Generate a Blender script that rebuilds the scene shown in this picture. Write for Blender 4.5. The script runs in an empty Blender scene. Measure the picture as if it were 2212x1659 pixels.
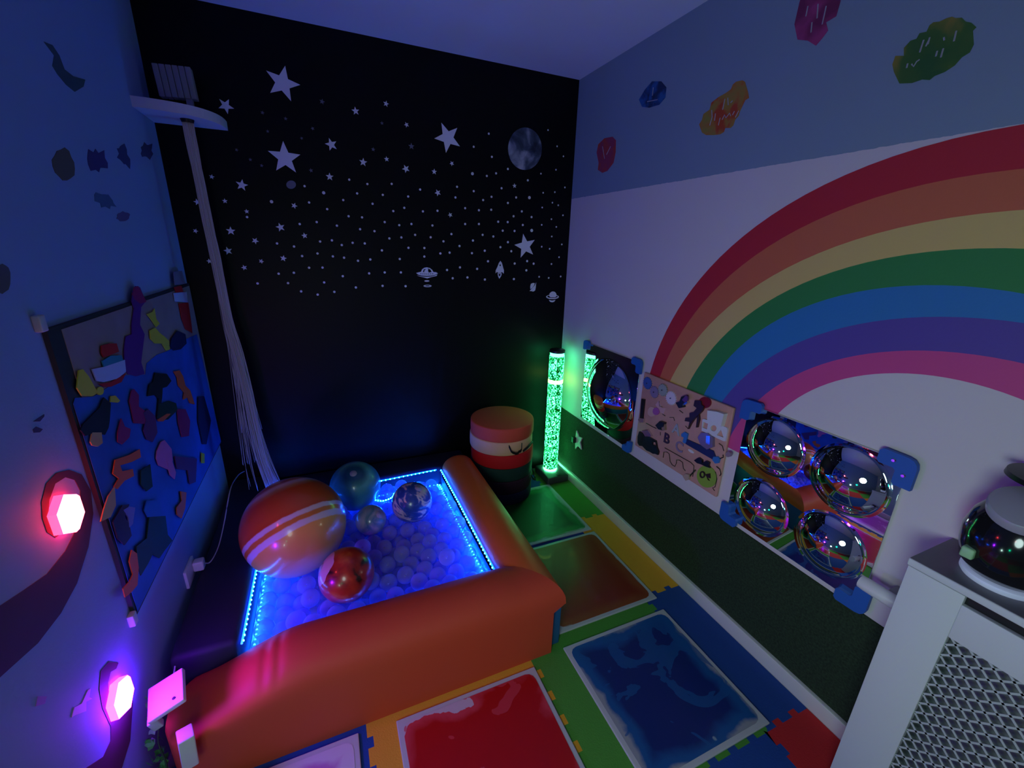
import bpy, bmesh, math, random
import numpy as np
from mathutils import Vector, Matrix
from mathutils.geometry import tessellate_polygon
random.seed(7)
COL = bpy.context.scene.collection
PI = math.pi

# ------------------------------------------------------------------ camera
CAM = Vector((-1.426, -2.415, 1.5)); FPX = 915.28
MROT = (Matrix.Rotation(math.radians(-23.874), 3, 'Z') @ Matrix.Rotation(math.radians(72.078), 3, 'X')
        @ Matrix.Rotation(math.radians(1.708), 3, 'Z'))
cd = bpy.data.cameras.new('camera'); cam = bpy.data.objects.new('camera', cd); COL.objects.link(cam)
cam.matrix_world = Matrix.Translation(CAM) @ MROT.to_4x4()
cd.sensor_width = 36; cd.lens = 36 * FPX / 2212; cd.clip_start = 0.02
bpy.context.scene.camera = cam
def ray(x, y): return MROT @ Vector(((x - 1106) / FPX, -(y - 829.5) / FPX, -1))
def hit(x, y, ax, v):               # survey helper: photo point measured on a plane of the room
    d = ray(x, y); return CAM + d * ((v - CAM[ax]) / d[ax])
XL = -2.0                           # left wall plane; right wall x=0; back wall y=0
H = 2.4

# ------------------------------------------------------------------ materials
MC = {}
def lin(c): return tuple((v / 12.92 if v <= .04045 else ((v + .055) / 1.055) ** 2.4) for v in c)
def rgb(r, g, b): return lin((r / 255, g / 255, b / 255))
def mat(name, col, rough=.6, metal=0, emit=None, es=0, bump=0, bscale=60, var=0, vscale=8, coat=0, spec=.5, trans=0):
    if name in MC: return MC[name]
    m = bpy.data.materials.new(name); m.use_nodes = True; nt = m.node_tree; b = nt.nodes['Principled BSDF']
    b.inputs['Base Color'].default_value = (*col, 1); b.inputs['Roughness'].default_value = rough
    b.inputs['Metallic'].default_value = metal; b.inputs['Coat Weight'].default_value = coat
    b.inputs['Specular IOR Level'].default_value = spec; b.inputs['Transmission Weight'].default_value = trans
    if emit: b.inputs['Emission Color'].default_value = (*emit, 1); b.inputs['Emission Strength'].default_value = es
    tc = nt.nodes.new('ShaderNodeTexCoord')
    if bump:
        n = nt.nodes.new('ShaderNodeTexNoise'); n.inputs['Scale'].default_value = bscale; n.inputs['Detail'].default_value = 4
        bp = nt.nodes.new('ShaderNodeBump'); bp.inputs['Strength'].default_value = bump; bp.inputs['Distance'].default_value = .004
        nt.links.new(tc.outputs['Object'], n.inputs['Vector']); nt.links.new(n.outputs['Fac'], bp.inputs['Height'])
        nt.links.new(bp.outputs[0], b.inputs['Normal'])
    if var:
        n = nt.nodes.new('ShaderNodeTexNoise'); n.inputs['Scale'].default_value = vscale; n.inputs['Detail'].default_value = 5
        r = nt.nodes.new('ShaderNodeValToRGB')
        r.color_ramp.elements[0].position = .3; r.color_ramp.elements[1].position = .7
        r.color_ramp.elements[0].color = (*[c * (1 - var) for c in col], 1)
        r.color_ramp.elements[1].color = (*[min(1, c * (1 + var)) for c in col], 1)
        nt.links.new(tc.outputs['Object'], n.inputs['Vector']); nt.links.new(n.outputs['Fac'], r.inputs[0])
        nt.links.new(r.outputs[0], b.inputs['Base Color'])
    MC[name] = m; return m
class G:                            # tiny node builder
    def __init__(s, m): s.nt = m.node_tree; s.b = s.nt.nodes['Principled BSDF']
    def n(s, t, **k):
        o = s.nt.nodes.new(t)
        for a, v in k.items(): setattr(o, a, v)
        return o
    def val(s, sock, v):
        if hasattr(v, 'is_output') or hasattr(v, 'links'): s.nt.links.new(v, sock)
        else: sock.default_value = v
    def math(s, op, a, b=0.0, c=0.0):
        o = s.n('ShaderNodeMath', operation=op); s.val(o.inputs[0], a); s.val(o.inputs[1], b)
        if op in ('MULTIPLY_ADD',): s.val(o.inputs[2], c)
        return o.outputs[0]
    def noise(s, vec, sc, det=4, dist=0):
        o = s.n('ShaderNodeTexNoise'); s.nt.links.new(vec, o.inputs['Vector']); o.inputs['Scale'].default_value = sc
        o.inputs['Detail'].default_value = det; o.inputs['Distortion'].default_value = dist; return o.outputs['Fac']
    def ramp(s, f, stops, interp='LINEAR'):
        o = s.n('ShaderNodeValToRGB'); cr = o.color_ramp; cr.interpolation = interp
        while len(cr.elements) < len(stops): cr.elements.new(.5)
        for e, (p, c) in zip(cr.elements, stops): e.position = p; e.color = (*c, 1)
        s.nt.links.new(f, o.inputs[0]); return o.outputs[0]
    def mix(s, f, a, b):
        o = s.n('ShaderNodeMix', data_type='RGBA'); s.val(o.inputs[0], f)
        for i, v in ((6, a), (7, b)):
            if isinstance(v, tuple): o.inputs[i].default_value = (*v, 1)
            else: s.nt.links.new(v, o.inputs[i])
        return o.outputs[2]
    def col(s, c): s.nt.links.new(c, s.b.inputs['Base Color'])
def obj_xyz(g):
    tc = g.n('ShaderNodeTexCoord'); sp = g.n('ShaderNodeSeparateXYZ'); g.nt.links.new(tc.outputs['Object'], sp.inputs[0])
    return tc.outputs['Object'], sp.outputs

WHITE = mat('white_paint', (.72, .72, .72), .55, bump=.15, bscale=180)
CEIL = mat('ceiling_paint', (.82, .86, .9), .7)
BLACKWALL = mat('black_wall_paint', (.0014, .0014, .0018), .5, bump=.12, bscale=25, spec=.2)
SKIRT = mat('skirting_gloss', (.72, .72, .7), .35)
GRASS = mat('green_turf_board', (.02, .042, .018), .95, bump=.6, bscale=260, var=.45, vscale=140)
LBLUE = mat('pale_blue_wall_paint', (.27, .41, .68), .7, bump=.12, bscale=120)
NAVY = mat('navy_vinyl', (.012, .014, .034), .7, bump=.1, bscale=30)
ORANGE = mat('red_orange_vinyl', (.68, .078, .036), .6, bump=.12, bscale=14, spec=.3)
ORANGE2 = mat('orange_vinyl', (.8, .16, .03), .42, bump=.12, bscale=14, spec=.4)
BLUEV = mat('blue_vinyl', (.02, .13, .33), .5)
BLACK = mat('black_plastic', (.008, .008, .01), .35)
DARK = mat('dark_interior', (.03, .035, .045), .8)
WPLAST = mat('white_plastic', (.75, .75, .76), .35)
CLIPB = mat('blue_foam_clip', (.015, .12, .5), .55, bump=.1)
SILVER = mat('steel', (.7, .7, .72), .25, 1)
STICK = mat('white_vinyl_sticker', (.9, .92, .98), .5)
MIRROR = mat('mirror_acrylic', (.86, .87, .88), .015, 1)
GREYTOP = mat('grey_painted_top', (.17, .165, .2), .45, bump=.15, bscale=90)

# right wall: pale blue above a painted line, white below
m = mat('rainbow_wall_paint', (.7, .7, .7), .62, bump=.12, bscale=160); g = G(m); v, o = obj_xyz(g)
nz = g.noise(v, 40, 3); f = g.math('GREATER_THAN', g.math('MULTIPLY_ADD', nz, .006, o[2]), 1.789)
g.col(g.mix(f, (.72, .67, .70), (.25, .35, .47))); RWALL = m

# ------------------------------------------------------------------ mesh helpers
def link(name, me, m=None, parent=None):
    o = bpy.data.objects.new(name, me); COL.objects.link(o)
    if m: me.materials.append(m)
    if parent: o.parent = parent
    return o
def fin(bm, name, m, parent=None, smooth=False, ang=None):
    bmesh.ops.recalc_face_normals(bm, faces=bm.faces)
    me = bpy.data.meshes.new(name); bm.to_mesh(me); bm.free()
    if smooth:
        for p in me.polygons: p.use_smooth = True
    o = link(name, me, m, parent)
    if smooth and ang is not None: me.set_sharp_from_angle(angle=math.radians(ang))
    return o
def tag(o, label, cat, group=None, kind=None):
    o['label'] = label; o['category'] = cat
    if group: o['group'] = group
    if kind: o['kind'] = kind
    return o
def empty(name, loc, label, cat, group=None):
    o = bpy.data.objects.new(name, None); COL.objects.link(o); o.location = loc; o.empty_display_size = .05
    bpy.context.view_layer.update(); return tag(o, label, cat, group)
def box(bm, lo, hi, bev=0):
    r = bmesh.ops.create_cube(bm, size=1)['verts']
    for v in r: v.co = Vector([(lo[i] + hi[i]) / 2 + v.co[i] * (hi[i] - lo[i]) for i in range(3)])
    if bev:
        es = list({e for v in r for e in v.link_edges}); bmesh.ops.bevel(bm, geom=es, offset=bev, segments=3, profile=.5, affect='EDGES')
    return r
def boxo(name, lo, hi, m, parent=None, bev=0, org=None):
    bm = bmesh.new(); box(bm, lo, hi, bev)
    P = Vector(org) if org is not None else (Vector(parent.location) if parent else Vector((0, 0, 0)))
    for v in bm.verts: v.co -= P
    o = fin(bm, name, m, parent, bool(bev), 40)
    if org is not None and not parent: o.location = P
    return o
def lathe(bm, prof, seg=48, c=(0, 0, 0), M=None):
    rings = []
    for r, z in prof:
        if r < 1e-6: rings.append([bm.verts.new((c[0], c[1], c[2] + z))])
        else: rings.append([bm.verts.new((c[0] + r * math.cos(2 * PI * i / seg), c[1] + r * math.sin(2 * PI * i / seg), c[2] + z)) for i in range(seg)])
    for a, b in zip(rings, rings[1:]):
        for i in range(seg):
            j = (i + 1) % seg
            vs = [a[i % len(a)], a[j % len(a)], b[j % len(b)], b[i % len(b)]]
            u = []
            for x in vs:
                if x not in u: u.append(x)
            if len(u) > 2: bm.faces.new(u)
    if M:
        for rg in rings:
            for v in rg: v.co = M @ v.co
def tube(bm, pts, r, seg=8, closed=False):
    pts = [Vector(p) for p in pts]; n = len(pts); rings = []
    for i, p in enumerate(pts):
        t = (pts[min(i + 1, n - 1)] - pts[max(i - 1, 0)]).normalized()
        up = Vector((0, 0, 1)) if abs(t.z) < .9 else Vector((1, 0, 0))
        a = t.cross(up).normalized(); b = t.cross(a)
        rr = r[i] if isinstance(r, (list, tuple)) else r
        rings.append([bm.verts.new(p + (a * math.cos(2 * PI * k / seg) + b * math.sin(2 * PI * k / seg)) * rr) for k in range(seg)])
    for A, B in zip(rings, rings[1:]):
        for k in range(seg): bm.faces.new((A[k], A[(k + 1) % seg], B[(k + 1) % seg], B[k]))
    bm.faces.new(rings[0]); bm.faces.new(rings[-1][::-1])
def spl(pts, n=6):                  # catmull-rom
    P = [Vector(p) for p in pts]; out = []
    for i in range(len(P) - 1):
        a, b, c, d = P[max(i - 1, 0)], P[i], P[i + 1], P[min(i + 2, len(P) - 1)]
        for k in range(n):
            t = k / n; out.append(.5 * ((2 * b) + (c - a) * t + (2 * a - 5 * b + 4 * c - d) * t * t + (3 * b - a - 3 * c + d) * t ** 3))
    out.append(P[-1]); return out
def plate(bm, loops, nrm, th):      # loops: list of 3-D loops (outer, holes...); extruded by th along nrm
    nrm = Vector(nrm); loops = [[Vector(p) for p in L] for L in loops]
    tri = tessellate_polygon(loops); flat = [p for L in loops for p in L]
    top = [bm.verts.new(p + nrm * th) for p in flat]; bot = [bm.verts.new(p) for p in flat]
    for t in tri:
        try: bm.faces.new([top[i] for i in t]); bm.faces.new([bot[i] for i in t][::-1])
        except ValueError: pass
    k = 0
    for L in loops:
        n = len(L)
        for i in range(n): bm.faces.new((top[k + i], bot[k + i], bot[k + (i + 1) % n], top[k + (i + 1) % n]))
        k += n
def centred(o, c):                  # put the origin at c keeping the mesh in place
    c = Vector(c); o.data.transform(Matrix.Translation(-c)); o.location = c; return o
NORM = {'B': ((0, -1, 0), 1, 0.0), 'R': ((-1, 0, 0), 0, 0.0), 'L': ((1, 0, 0), 0, XL)}
def decal(name, wall, loops, m, th=.0014, off=-.0003, parent=None, z=None):
    """flat cut-out on a wall; loops are photo points measured on that wall. z=(ox,oy,s) for points read in an enlarged crop"""
    n, ax, v = NORM[wall]; n = Vector(n); bm = bmesh.new(); L3 = []
    for L in loops:
        q = [(z[0] + a / z[2], z[1] + b / z[2]) if z else (a, b) for a, b in L]
        L3.append([hit(a, b, ax, v + n[ax] * off) for a, b in q])
    plate(bm, L3, n, th)
    c = sum((p for p in L3[0]), Vector()) / len(L3[0])
    if parent: 
        for vv in bm.verts: vv.co -= parent.location
        return fin(bm, name, m, parent)
    for vv in bm.verts: vv.co -= c
    o = fin(bm, name, m); o.location = c; return o
def ell(cx, cy, rx, ry=None, n=20, rot=0, jit=0, seed=0):
    ry = ry or rx; rd = random.Random(seed); out = []
    for i in range(n):
        a = 2 * PI * i / n; k = 1 + (rd.uniform(-jit, jit) if jit else 0)
        x, y = rx * k * math.cos(a), ry * k * math.sin(a)
        out.append((cx + x * math.cos(rot) - y * math.sin(rot), cy + x * math.sin(rot) + y * math.cos(rot)))
    return out

# ------------------------------------------------------------------ room shell
def struct(name, lo, hi, m, bev=0):
    o = boxo(name, lo, hi, m, bev=bev); o['kind'] = 'structure'; return o
YB = -4.4
struct('floor', (-2.1, YB - .1, -.08), (.1, .1, -.012), mat('floor_vinyl', (.12, .1, .08), .5))
struct('ceiling', (-2.1, YB - .1, H), (.1, .1, H + .08), CEIL)
struct('wall_back', (-2.1, 0, -.012), (.1, .1, H), BLACKWALL)
struct('wall_right', (0, YB, -.012), (.1, 0, H), RWALL)
struct('wall_left', (XL - .1, YB, -.012), (XL, 0, H), LBLUE)
struct('wall_front', (-2.1, YB - .1, -.012), (.1, YB, H), WHITE)
struct('baseboard_right', (-.022, -2.02, -.012), (-.0, -.0, .062), SKIRT, .003)
struct('baseboard_left', (XL, YB, -.012), (XL + .018, -1.4, .07), SKIRT, .003)
o = struct('trim_1', (-.006, -2.02, .062), (0, -.001, .458), GRASS)

# ------------------------------------------------------------------ rainbow painted on the right wall
RB = [(-1.889, .739, 1.045), (-1.908, .687, 1.007), (-1.974, .568, 1.042), (-1.933, .649, .880), (-1.888, .715, .7254),
      (-1.977, .611, .7604), (-1.981, .636, .6495), (-1.939, .736, .4808)]
rbc = [('red', rgb(196, 42, 58)), ('orange', rgb(214, 112, 76)), ('yellow', rgb(224, 196, 118)), ('green', rgb(48, 140, 72)),
       ('blue', rgb(44, 128, 196)), ('violet', rgb(92, 76, 168)), ('pink', rgb(214, 78, 146))]
rain = empty('rainbow_mural', (-.0009, -1.9, .78), 'large seven band rainbow painted across the white part of the right wall', 'rainbow')
def arc(c, n=56):
    cy, cz, r = c; zb = .76; a0 = math.asin((zb - cz) / r); out = []
    for i in range(n + 1):
        a = a0 + (PI - 2 * a0) * i / n; out.append((-.0009, cy + r * math.cos(a), cz + r * math.sin(a)))
    return out
for i, (nm, c) in enumerate(rbc):
    A, B = arc(RB[i]), arc(RB[i + 1]); bm = bmesh.new()
    va = [bm.verts.new(Vector(p) - rain.location) for p in A]; vb = [bm.verts.new(Vector(p) - rain.location) for p in B]
    for k in range(len(A) - 1): bm.faces.new((va[k], va[k + 1], vb[k + 1], vb[k]))
    ob = fin(bm, 'rainbow_band', mat('rainbow_' + nm, c, .6, bump=.1, bscale=160), rain); ob['label'] = nm + ' band'
    md = ob.modifiers.new('solid', 'SOLIDIFY'); md.thickness = .0008; md.offset = 0

# ------------------------------------------------------------------ hand-painted blots on the right wall
def blotmat(name, stops, seed, sc=18):
    m = mat(name, (.5, .5, .5), .6); g = G(m); v, o = obj_xyz(g)
    mp = g.n('ShaderNodeMapping'); mp.inputs['Location'].default_value = (seed * 3.1, seed, seed * 1.7); g.nt.links.new(v, mp.inputs[0])
    c = g.ramp(g.noise(mp.outputs[0], sc, 3, .4), stops, 'LINEAR'); g.col(c); return m
Z2 = (1240, 0, 2.276)
def blot(name, label, wall, loops, m, z=None, marks=()):
    o = decal(name, wall, loops, m, .0016, z=z)
    c = o.location; n, ax, v = NORM[wall]
    if marks:
        for st in marks:
            bm = bmesh.new(); q = [(z[0] + a / z[2], z[1] + b / z[2]) if z else (a, b) for a, b in st]
            P = [hit(a, b, ax, v + n[ax] * .0016) - c for a, b in q]
            tube(bm, P, .0018, 5); fin(bm, 'pale_stroke', mat('pale_marker', (.4, .4, .5), .6), o)
    return tag(o, label, 'wall decoration')
BZ = (1480, 150, 9.76)
blot('painted_blot', 'orange and ochre paint blot with white scrawl high on the right wall', 'R',
     [[(1010, 320), (1080, 260), (1215, 230), (1265, 260), (1330, 480), (1350, 600), (1270, 650), (1200, 800), (1160, 880), (1130, 980), (1060, 1060), (1020, 1180), (960, 1235), (850, 1235), (820, 1320), (740, 1370), (600, 1385), (450, 1385), (360, 1330), (300, 1160), (360, 1060), (390, 940), (520, 850), (560, 700), (700, 590), (860, 500), (970, 420)]],
     blotmat('orange_blot', [(.3, (.30, .28, .05)), (.48, (.42, .22, .04)), (.6, (.5, .07, .02))], 1), BZ,
     [[(560, 860), (570, 1000), (520, 1180)], [(640, 930), (620, 1080)], [(700, 1180), (740, 1020)], [(840, 620), (790, 850)], [(900, 600), (910, 750)], [(1000, 660), (960, 700)], [(780, 1060), (830, 960), (860, 1020), (940, 920), (960, 980)], [(1000, 960), (1040, 880)], [(1060, 1010), (1130, 870)]])
GZ = (1900, 20, 9.217)
blot('painted_blot', 'big green and mustard paint blot with white scrawl at top right of the right wall', 'R',
     [[(940, 450), (1000, 320), (1080, 260), (1200, 250), (1340, 180), (1450, 150), (1520, 180), (1640, 170), (1720, 250), (1830, 270), (1930, 360), (1860, 430), (1880, 700), (1800, 860), (1640, 960), (1500, 1120), (1300, 1250), (1100, 1330), (1000, 1410), (850, 1400), (650, 1470), (400, 1480), (290, 1250), (260, 1100), (320, 930), (490, 930), (490, 770), (620, 630), (740, 590), (800, 480)]],
     blotmat('green_blot', [(.34, (.30, .24, .04)), (.46, (.06, .16, .03)), (.6, (.03, .13, .03))], 4, 9), GZ,
     [[(880, 610), (800, 860)], [(980, 620), (920, 740)], [(1000, 560), (960, 700)], [(1280, 560), (1290, 620)], [(1530, 430), (1480, 640)], [(1270, 780), (1220, 960)], [(1150, 830), (1120, 940)], [(560, 1080), (540, 1170)], [(640, 1090), (680, 1140), (740, 1040), (800, 1000)]])
blot('painted_blot', 'magenta paint blot cut by the top edge of the right wall view', 'R',
     [[(1110, 10), (1130, -40), (1320, -60), (1310, 10), (1290, 80), (1240, 110), (1250, 150), (1220, 190), (1190, 225), (1150, 200), (1100, 195), (1085, 120)]],
     blotmat('magenta_blot', [(.35, (.2, .02, .1)), (.6, (.42, .05, .2))], 2, 14), Z2,
     [[(1150, 30), (1140, 80)], [(1200, 20), (1195, 90)], [(1240, 30), (1220, 120)], [(1170, 110), (1165, 160)]])
blot('painted_blot', 'small dark blue paint blot high on the right wall near the corner', 'R',
     [[(320, 490), (350, 440), (385, 400), (430, 400), (455, 430), (450, 480), (420, 515), (370, 530), (335, 525)]],
     blotmat('blue_blot', [(.4, (.01, .03, .1)), (.6, (.02, .12, .4))], 3, 20), Z2, [[(390, 430), (385, 470)], [(360, 500), (410, 490)]])
blot('painted_blot', 'small narrow red paint blot on the right wall closest to the black wall', 'R',
     [[(112, 750), (120, 710), (150, 680), (190, 672), (207, 690), (205, 750), (195, 800), (165, 840), (140, 850), (118, 835), (122, 800)]],
     blotmat('red_blot', [(.4, (.35, .05, .12)), (.6, (.5, .06, .04))], 5, 16), Z2, [[(140, 720), (150, 780)], [(180, 720), (160, 760)]])

# ------------------------------------------------------------------ stickers on the black wall
Z5 = (560, 100, 2.86)
def starpts(n=5, r=1, k=.42, rot=0):
    return [((r if i % 2 == 0 else r * k) * math.sin(rot + PI * i / n), (r if i % 2 == 0 else r * k) * math.cos(rot + PI * i / n)) for i in range(2 * n)]
def sticker_mesh(name, pts, th=.001, m=STICK):
    bm = bmesh.new(); plate(bm, [[(x, 0, z) for x, z in pts]], (0, -1, 0), th)
    bmesh.ops.recalc_face_normals(bm, faces=bm.faces); me = bpy.data.meshes.new(name); bm.to_mesh(me); bm.free(); me.materials.append(m); return me
sme = sticker_mesh('star_sticker', starpts()); dme = sticker_mesh('dot_sticker', [(math.cos(a), math.sin(a)) for a in np.linspace(0, 2 * PI, 15)[:-1]])
dim = mat('dim_vinyl_sticker', (.18, .19, .26), .5); smed = sticker_mesh('star_sticker', starpts(), m=dim)
def star(cz, tz, zz, label, grp=None, me=sme, name='star_sticker'):
    a = hit(zz[0] + cz[0] / zz[2], zz[1] + cz[1] / zz[2], 1, 0); b = hit(zz[0] + tz[0] / zz[2], zz[1] + tz[1] / zz[2], 1, 0)
    d = b - a; r = math.hypot(d.x, d.z); o = bpy.data.objects.new(name, me); COL.objects.link(o)
    o.location = (a.x, .0002, a.z); o.scale = (r, 1, r); o.rotation_euler = (0, math.atan2(d.x, d.z), 0)
    return tag(o, label, 'sticker', grp)
star((145, 228), (160, 120), Z5, 'large white star sticker topmost on the black wall')
star((158, 690), (147, 585), Z5, 'large white star sticker below the topmost big star on the black wall')
star((1165, 565), (1125, 472), Z5, 'large tilted white star sticker left of the moon on the black wall')
star((1643, 1235), (1630, 1158), Z5, 'large white star sticker above the rocket sticker near the right corner')
SL = 'small white star sticker scattered on the black wall'
for x, y, r in [(595, 400, 28), (445, 607, 44), (783, 355, 20), (910, 485, 19), (642, 716, 27), (787, 697, 18), (906, 757, 28), (1081, 775, 19), (1190, 724, 17), (435, 806, 26),
                (1103, 905, 23), (1180, 1042, 17), (1577, 862, 16), (216, 985, 19), (131, 1118, 30), (280, 1170, 20), (149, 1310, 20)]:
    a = random.uniform(-.5, .5); star((x, y), (x + r * math.sin(a), y - r * math.cos(a)), Z5, SL, 'small star stickers on the black wall')
Z1 = (0, 0, 2.676)
for x, y, r in [(1305, 612, 42), (1398, 1070, 34), (1334, 1335, 26), (1475, 1392, 19), (1412, 1547, 18), (1510, 1510, 14), (1426, 1222, 15), (1140, 1168, 22), (1318, 1450, 26),
                (1300, 1162, 16), (1130, 1335, 14), (1210, 1510, 16), (1224, 1022, 15)]:
    a = random.uniform(-.5, .5); star((x, y), (x + r * math.sin(a), y - r * math.cos(a)), Z1, SL, 'small star stickers on the black wall')
for x, y, r in [(388, 342, 18), (758, 475, 13), (704, 637, 14), (330, 508, 14), (262, 568, 12), (320, 767, 15), (20, 410, 13), (163, 447, 13), (52, 525, 12), (15, 737, 11), (940, 618, 22), (-55, 700, 12), (-140, 640, 11)]:
    a = random.uniform(-.5, .5); star((x, y), (x + r * math.sin(a), y - r * math.cos(a)), Z5, 'faint grey star sticker in the upper part of the black wall', 'faint star stickers on the black wall', smed)
DOTS = '''1418,540 1325,621 1437,683 1784,518 1840,618 1879,680 1833,763 1740,787 1536,758 1463,785 1317,787 1406,801 1659,828 1222,868 1497,877 1325,895 1888,872 1826,901 1754,905 1669,935 1587,934 1435,930 1383,950 1536,968 1212,934 1811,966 1847,982 1748,996 1272,1000 1357,1013 1433,1010 1622,1020 1101,1016 1876,1044 1571,1050 1682,1055 1805,1068 1476,1084 1535,1086 1628,1104 1745,1103 1835,1116 1272,1098 1357,1098 1504,1139 1577,1141 1683,1138 1187,1160 1380,1165 1446,1175 1807,1175 1320,1200 1237,1234 1536,1210 1869,1224 1490,1241 1745,1238 1794,1251 1393,1263 1314,1278 1557,1266 1119,1280 1176,1275 1852,1303 1413,1328 1578,1342 1655,1327 1695,1343 1805,1345 1240,1366 1346,1375 1160,1382 1650,1384 1729,1424 1788,1431 1862,1422 1195,1433 1286,1428 1394,1441 1573,1438 556,824 668,851 818,850 280,864 398,905 605,909 763,918 920,928 994,885 519,950 700,973 896,998 828,1018 1011,1020 308,965 420,1006 76,960 552,1050 635,1057 355,1086 250,1098 480,1108 775,1086 865,1105 940,1098 1070,1107 623,1130 712,1142 963,1165 878,1181 1059,1180 804,1187 1138,1205 376,1206 449,1199 577,1214 652,1218 510,1228 215,1237 110,1218 922,1245 1020,1246 758,1261 360,1280 455,1298 524,1306 265,1296 1020,1299 868,1314 686,1317 610,1325 308,1368 391,1367 775,1397 875,1397 679,1403 214,1399 120,1405 516,1420 401,1459 178,1463 762,1480 904,1482 597,1490 259,1514 464,1517 361,1534 15,1330 -75,1055 -10,1465'''
for t in DOTS.split():
    x, y = map(float, t.split(',')); big = t in ('1317,787', '1669,935', '1683,1138', '398,905', '76,960')
    r = 10 if big else (5.5 if x > 1700 else 7.2)
    star((x, y), (x, y - r), Z5, 'tiny round white dot sticker on the black wall', 'white dot stickers on the black wall', dme, 'dot_sticker')
# moon
m = mat('moon_print', (.3, .33, .4), .6); g = G(m); v, o3 = obj_xyz(g)
g.col(g.ramp(g.noise(v, 9, 6, .6), [(.38, (.015, .025, .05)), (.5, (.07, .1, .16)), (.62, (.38, .42, .5)), (.75, (.6, .62, .66))]))
tag(decal('moon_sticker', 'B', [ell(1641, 633, 104, 131, 40)], m, z=Z5), 'round grey cratered moon sticker at right of the black wall', 'sticker')
tag(decal('planet_sticker', 'B', [ell(197, 855, 30, 26, 14)], dim, z=Z5), 'dim grey smudged planet sticker below the big stars', 'sticker')
ZS = (880, 540, 6.144)
ufo = decal('flying_saucer_sticker', 'B', [[(115, 305), (150, 295), (180, 290), (195, 255), (225, 235), (260, 230), (300, 240), (330, 265), (345, 292), (380, 295), (405, 310), (380, 325), (330, 340), (260, 345), (190, 340), (140, 325)],
      [(205, 292), (215, 262), (245, 246), (275, 246), (305, 260), (322, 292), (285, 300), (240, 300)]], STICK, z=ZS)
tag(ufo, 'white flying saucer sticker with two beam rings low on the black wall', 'sticker')
for L in ([[(222, 300), (225, 272), (240, 262), (238, 248), (262, 244), (278, 256), (272, 270), (282, 300)]], [[(120, 335), (190, 352), (260, 356), (330, 350), (400, 325), (385, 345), (310, 362), (262, 378), (225, 366), (160, 350)]],
          [ell(258, 411, 34, 11, 14)], [ell(267, 477, 54, 16, 20), ell(267, 476, 30, 6, 14)]):
    decal('sticker_piece', 'B', L, STICK, z=ZS, parent=ufo)
for i in range(7): decal('porthole', 'B', [ell(180 + i * 26, 315 - (3 - abs(i - 3)) * -1.5, 5, 9, 8)], BLACK, .0016, z=ZS, parent=ufo)
tag(decal('rocket_sticker', 'B', [[(1235, 145), (1255, 175), (1270, 235), (1280, 270), (1278, 315), (1255, 290), (1242, 305), (1205, 305), (1190, 290), (1170, 310), (1172, 270), (1192, 230), (1215, 170)], ell(1231, 203, 10, 12, 12)], STICK, z=ZS),
    'white rocket sticker low on the black wall between saucer and ringed planets', 'sticker')
rk = bpy.data.objects['rocket_sticker']; decal('sticker_piece', 'B', [[(1196, 310), (1252, 310), (1244, 345), (1219, 382), (1202, 345)], [(1208, 318), (1238, 318), (1232, 340), (1221, 350), (1212, 340)]], STICK, z=ZS, parent=rk)
pt = decal('planet_sticker', 'B', [[(1630, 485), (1638, 450), (1665, 437), (1690, 440), (1680, 470), (1655, 505), (1632, 520)]], STICK, z=ZS)
tag(pt, 'small white tilted ringed planet sticker below the large right star', 'sticker')
decal('sticker_piece', 'B', [[(1620, 545), (1640, 525), (1690, 470), (1700, 450), (1708, 430), (1706, 460), (1702, 500), (1695, 535), (1675, 550), (1650, 550), (1690, 500), (1650, 545)]], STICK, z=ZS, parent=pt)
pt = decal('planet_sticker', 'B', [[(1880, 610), (1888, 575), (1910, 555), (1933, 550), (1958, 557), (1975, 580), (1980, 612), (1960, 628), (1900, 628)]], STICK, z=ZS)
tag(pt, 'small white ringed planet sticker lowest by the right corner of the black wall', 'sticker')
decal('sticker_piece', 'B', [ell(1925, 622, 84, 30, 26), ell(1925, 618, 70, 19, 22)], STICK, .0016, z=ZS, parent=pt)
decal('sticker_piece', 'B', [[(1878, 662), (1920, 672), (1966, 662), (1945, 688), (1918, 694), (1892, 686)]], STICK, z=ZS, parent=pt)

# ------------------------------------------------------------------ foam puzzle mats and liquid tiles
seams = {}
def seam(a, b, fix, axis):          # toothed seam polyline from a to b (a>b), fixed coordinate fix
    key = (round(a, 3), round(b, 3), round(fix, 3), axis)
    if key not in seams:
        n = max(2, int(round(abs(a - b) / .043))); out = []
        for i in range(n):
            s = .009 if i % 2 else -.009; u0 = a + (b - a) * (i + .12 * (1 if s > 0 else -1)) / n; u1 = a + (b - a) * (i + 1 - .12 * (1 if s > 0 else -1)) / n
            out += [(u0 if i else a, fix + s), (u1 if i < n - 1 else b, fix + s)]
        seams[key] = out
    return [((p, q) if axis == 'x' else (q, p)) for p, q in seams[key]]
MATC = {'g': ('green', rgb(78, 150, 52)), 'y': ('yellow', rgb(235, 165, 40)), 'b': ('blue', rgb(22, 70, 150)), 'r': ('red', rgb(205, 35, 40)), 'o': ('orange', rgb(240, 120, 40))}
XS = [-.024, -.225, -.83, -1.43, -1.98]; YS = [-.052, -.65, -1.255, -1.86, -2.46, -3.06]
GRID = ['gbgb', 'ybgy', 'bgyb', 'rbrg', 'yogr']
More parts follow.
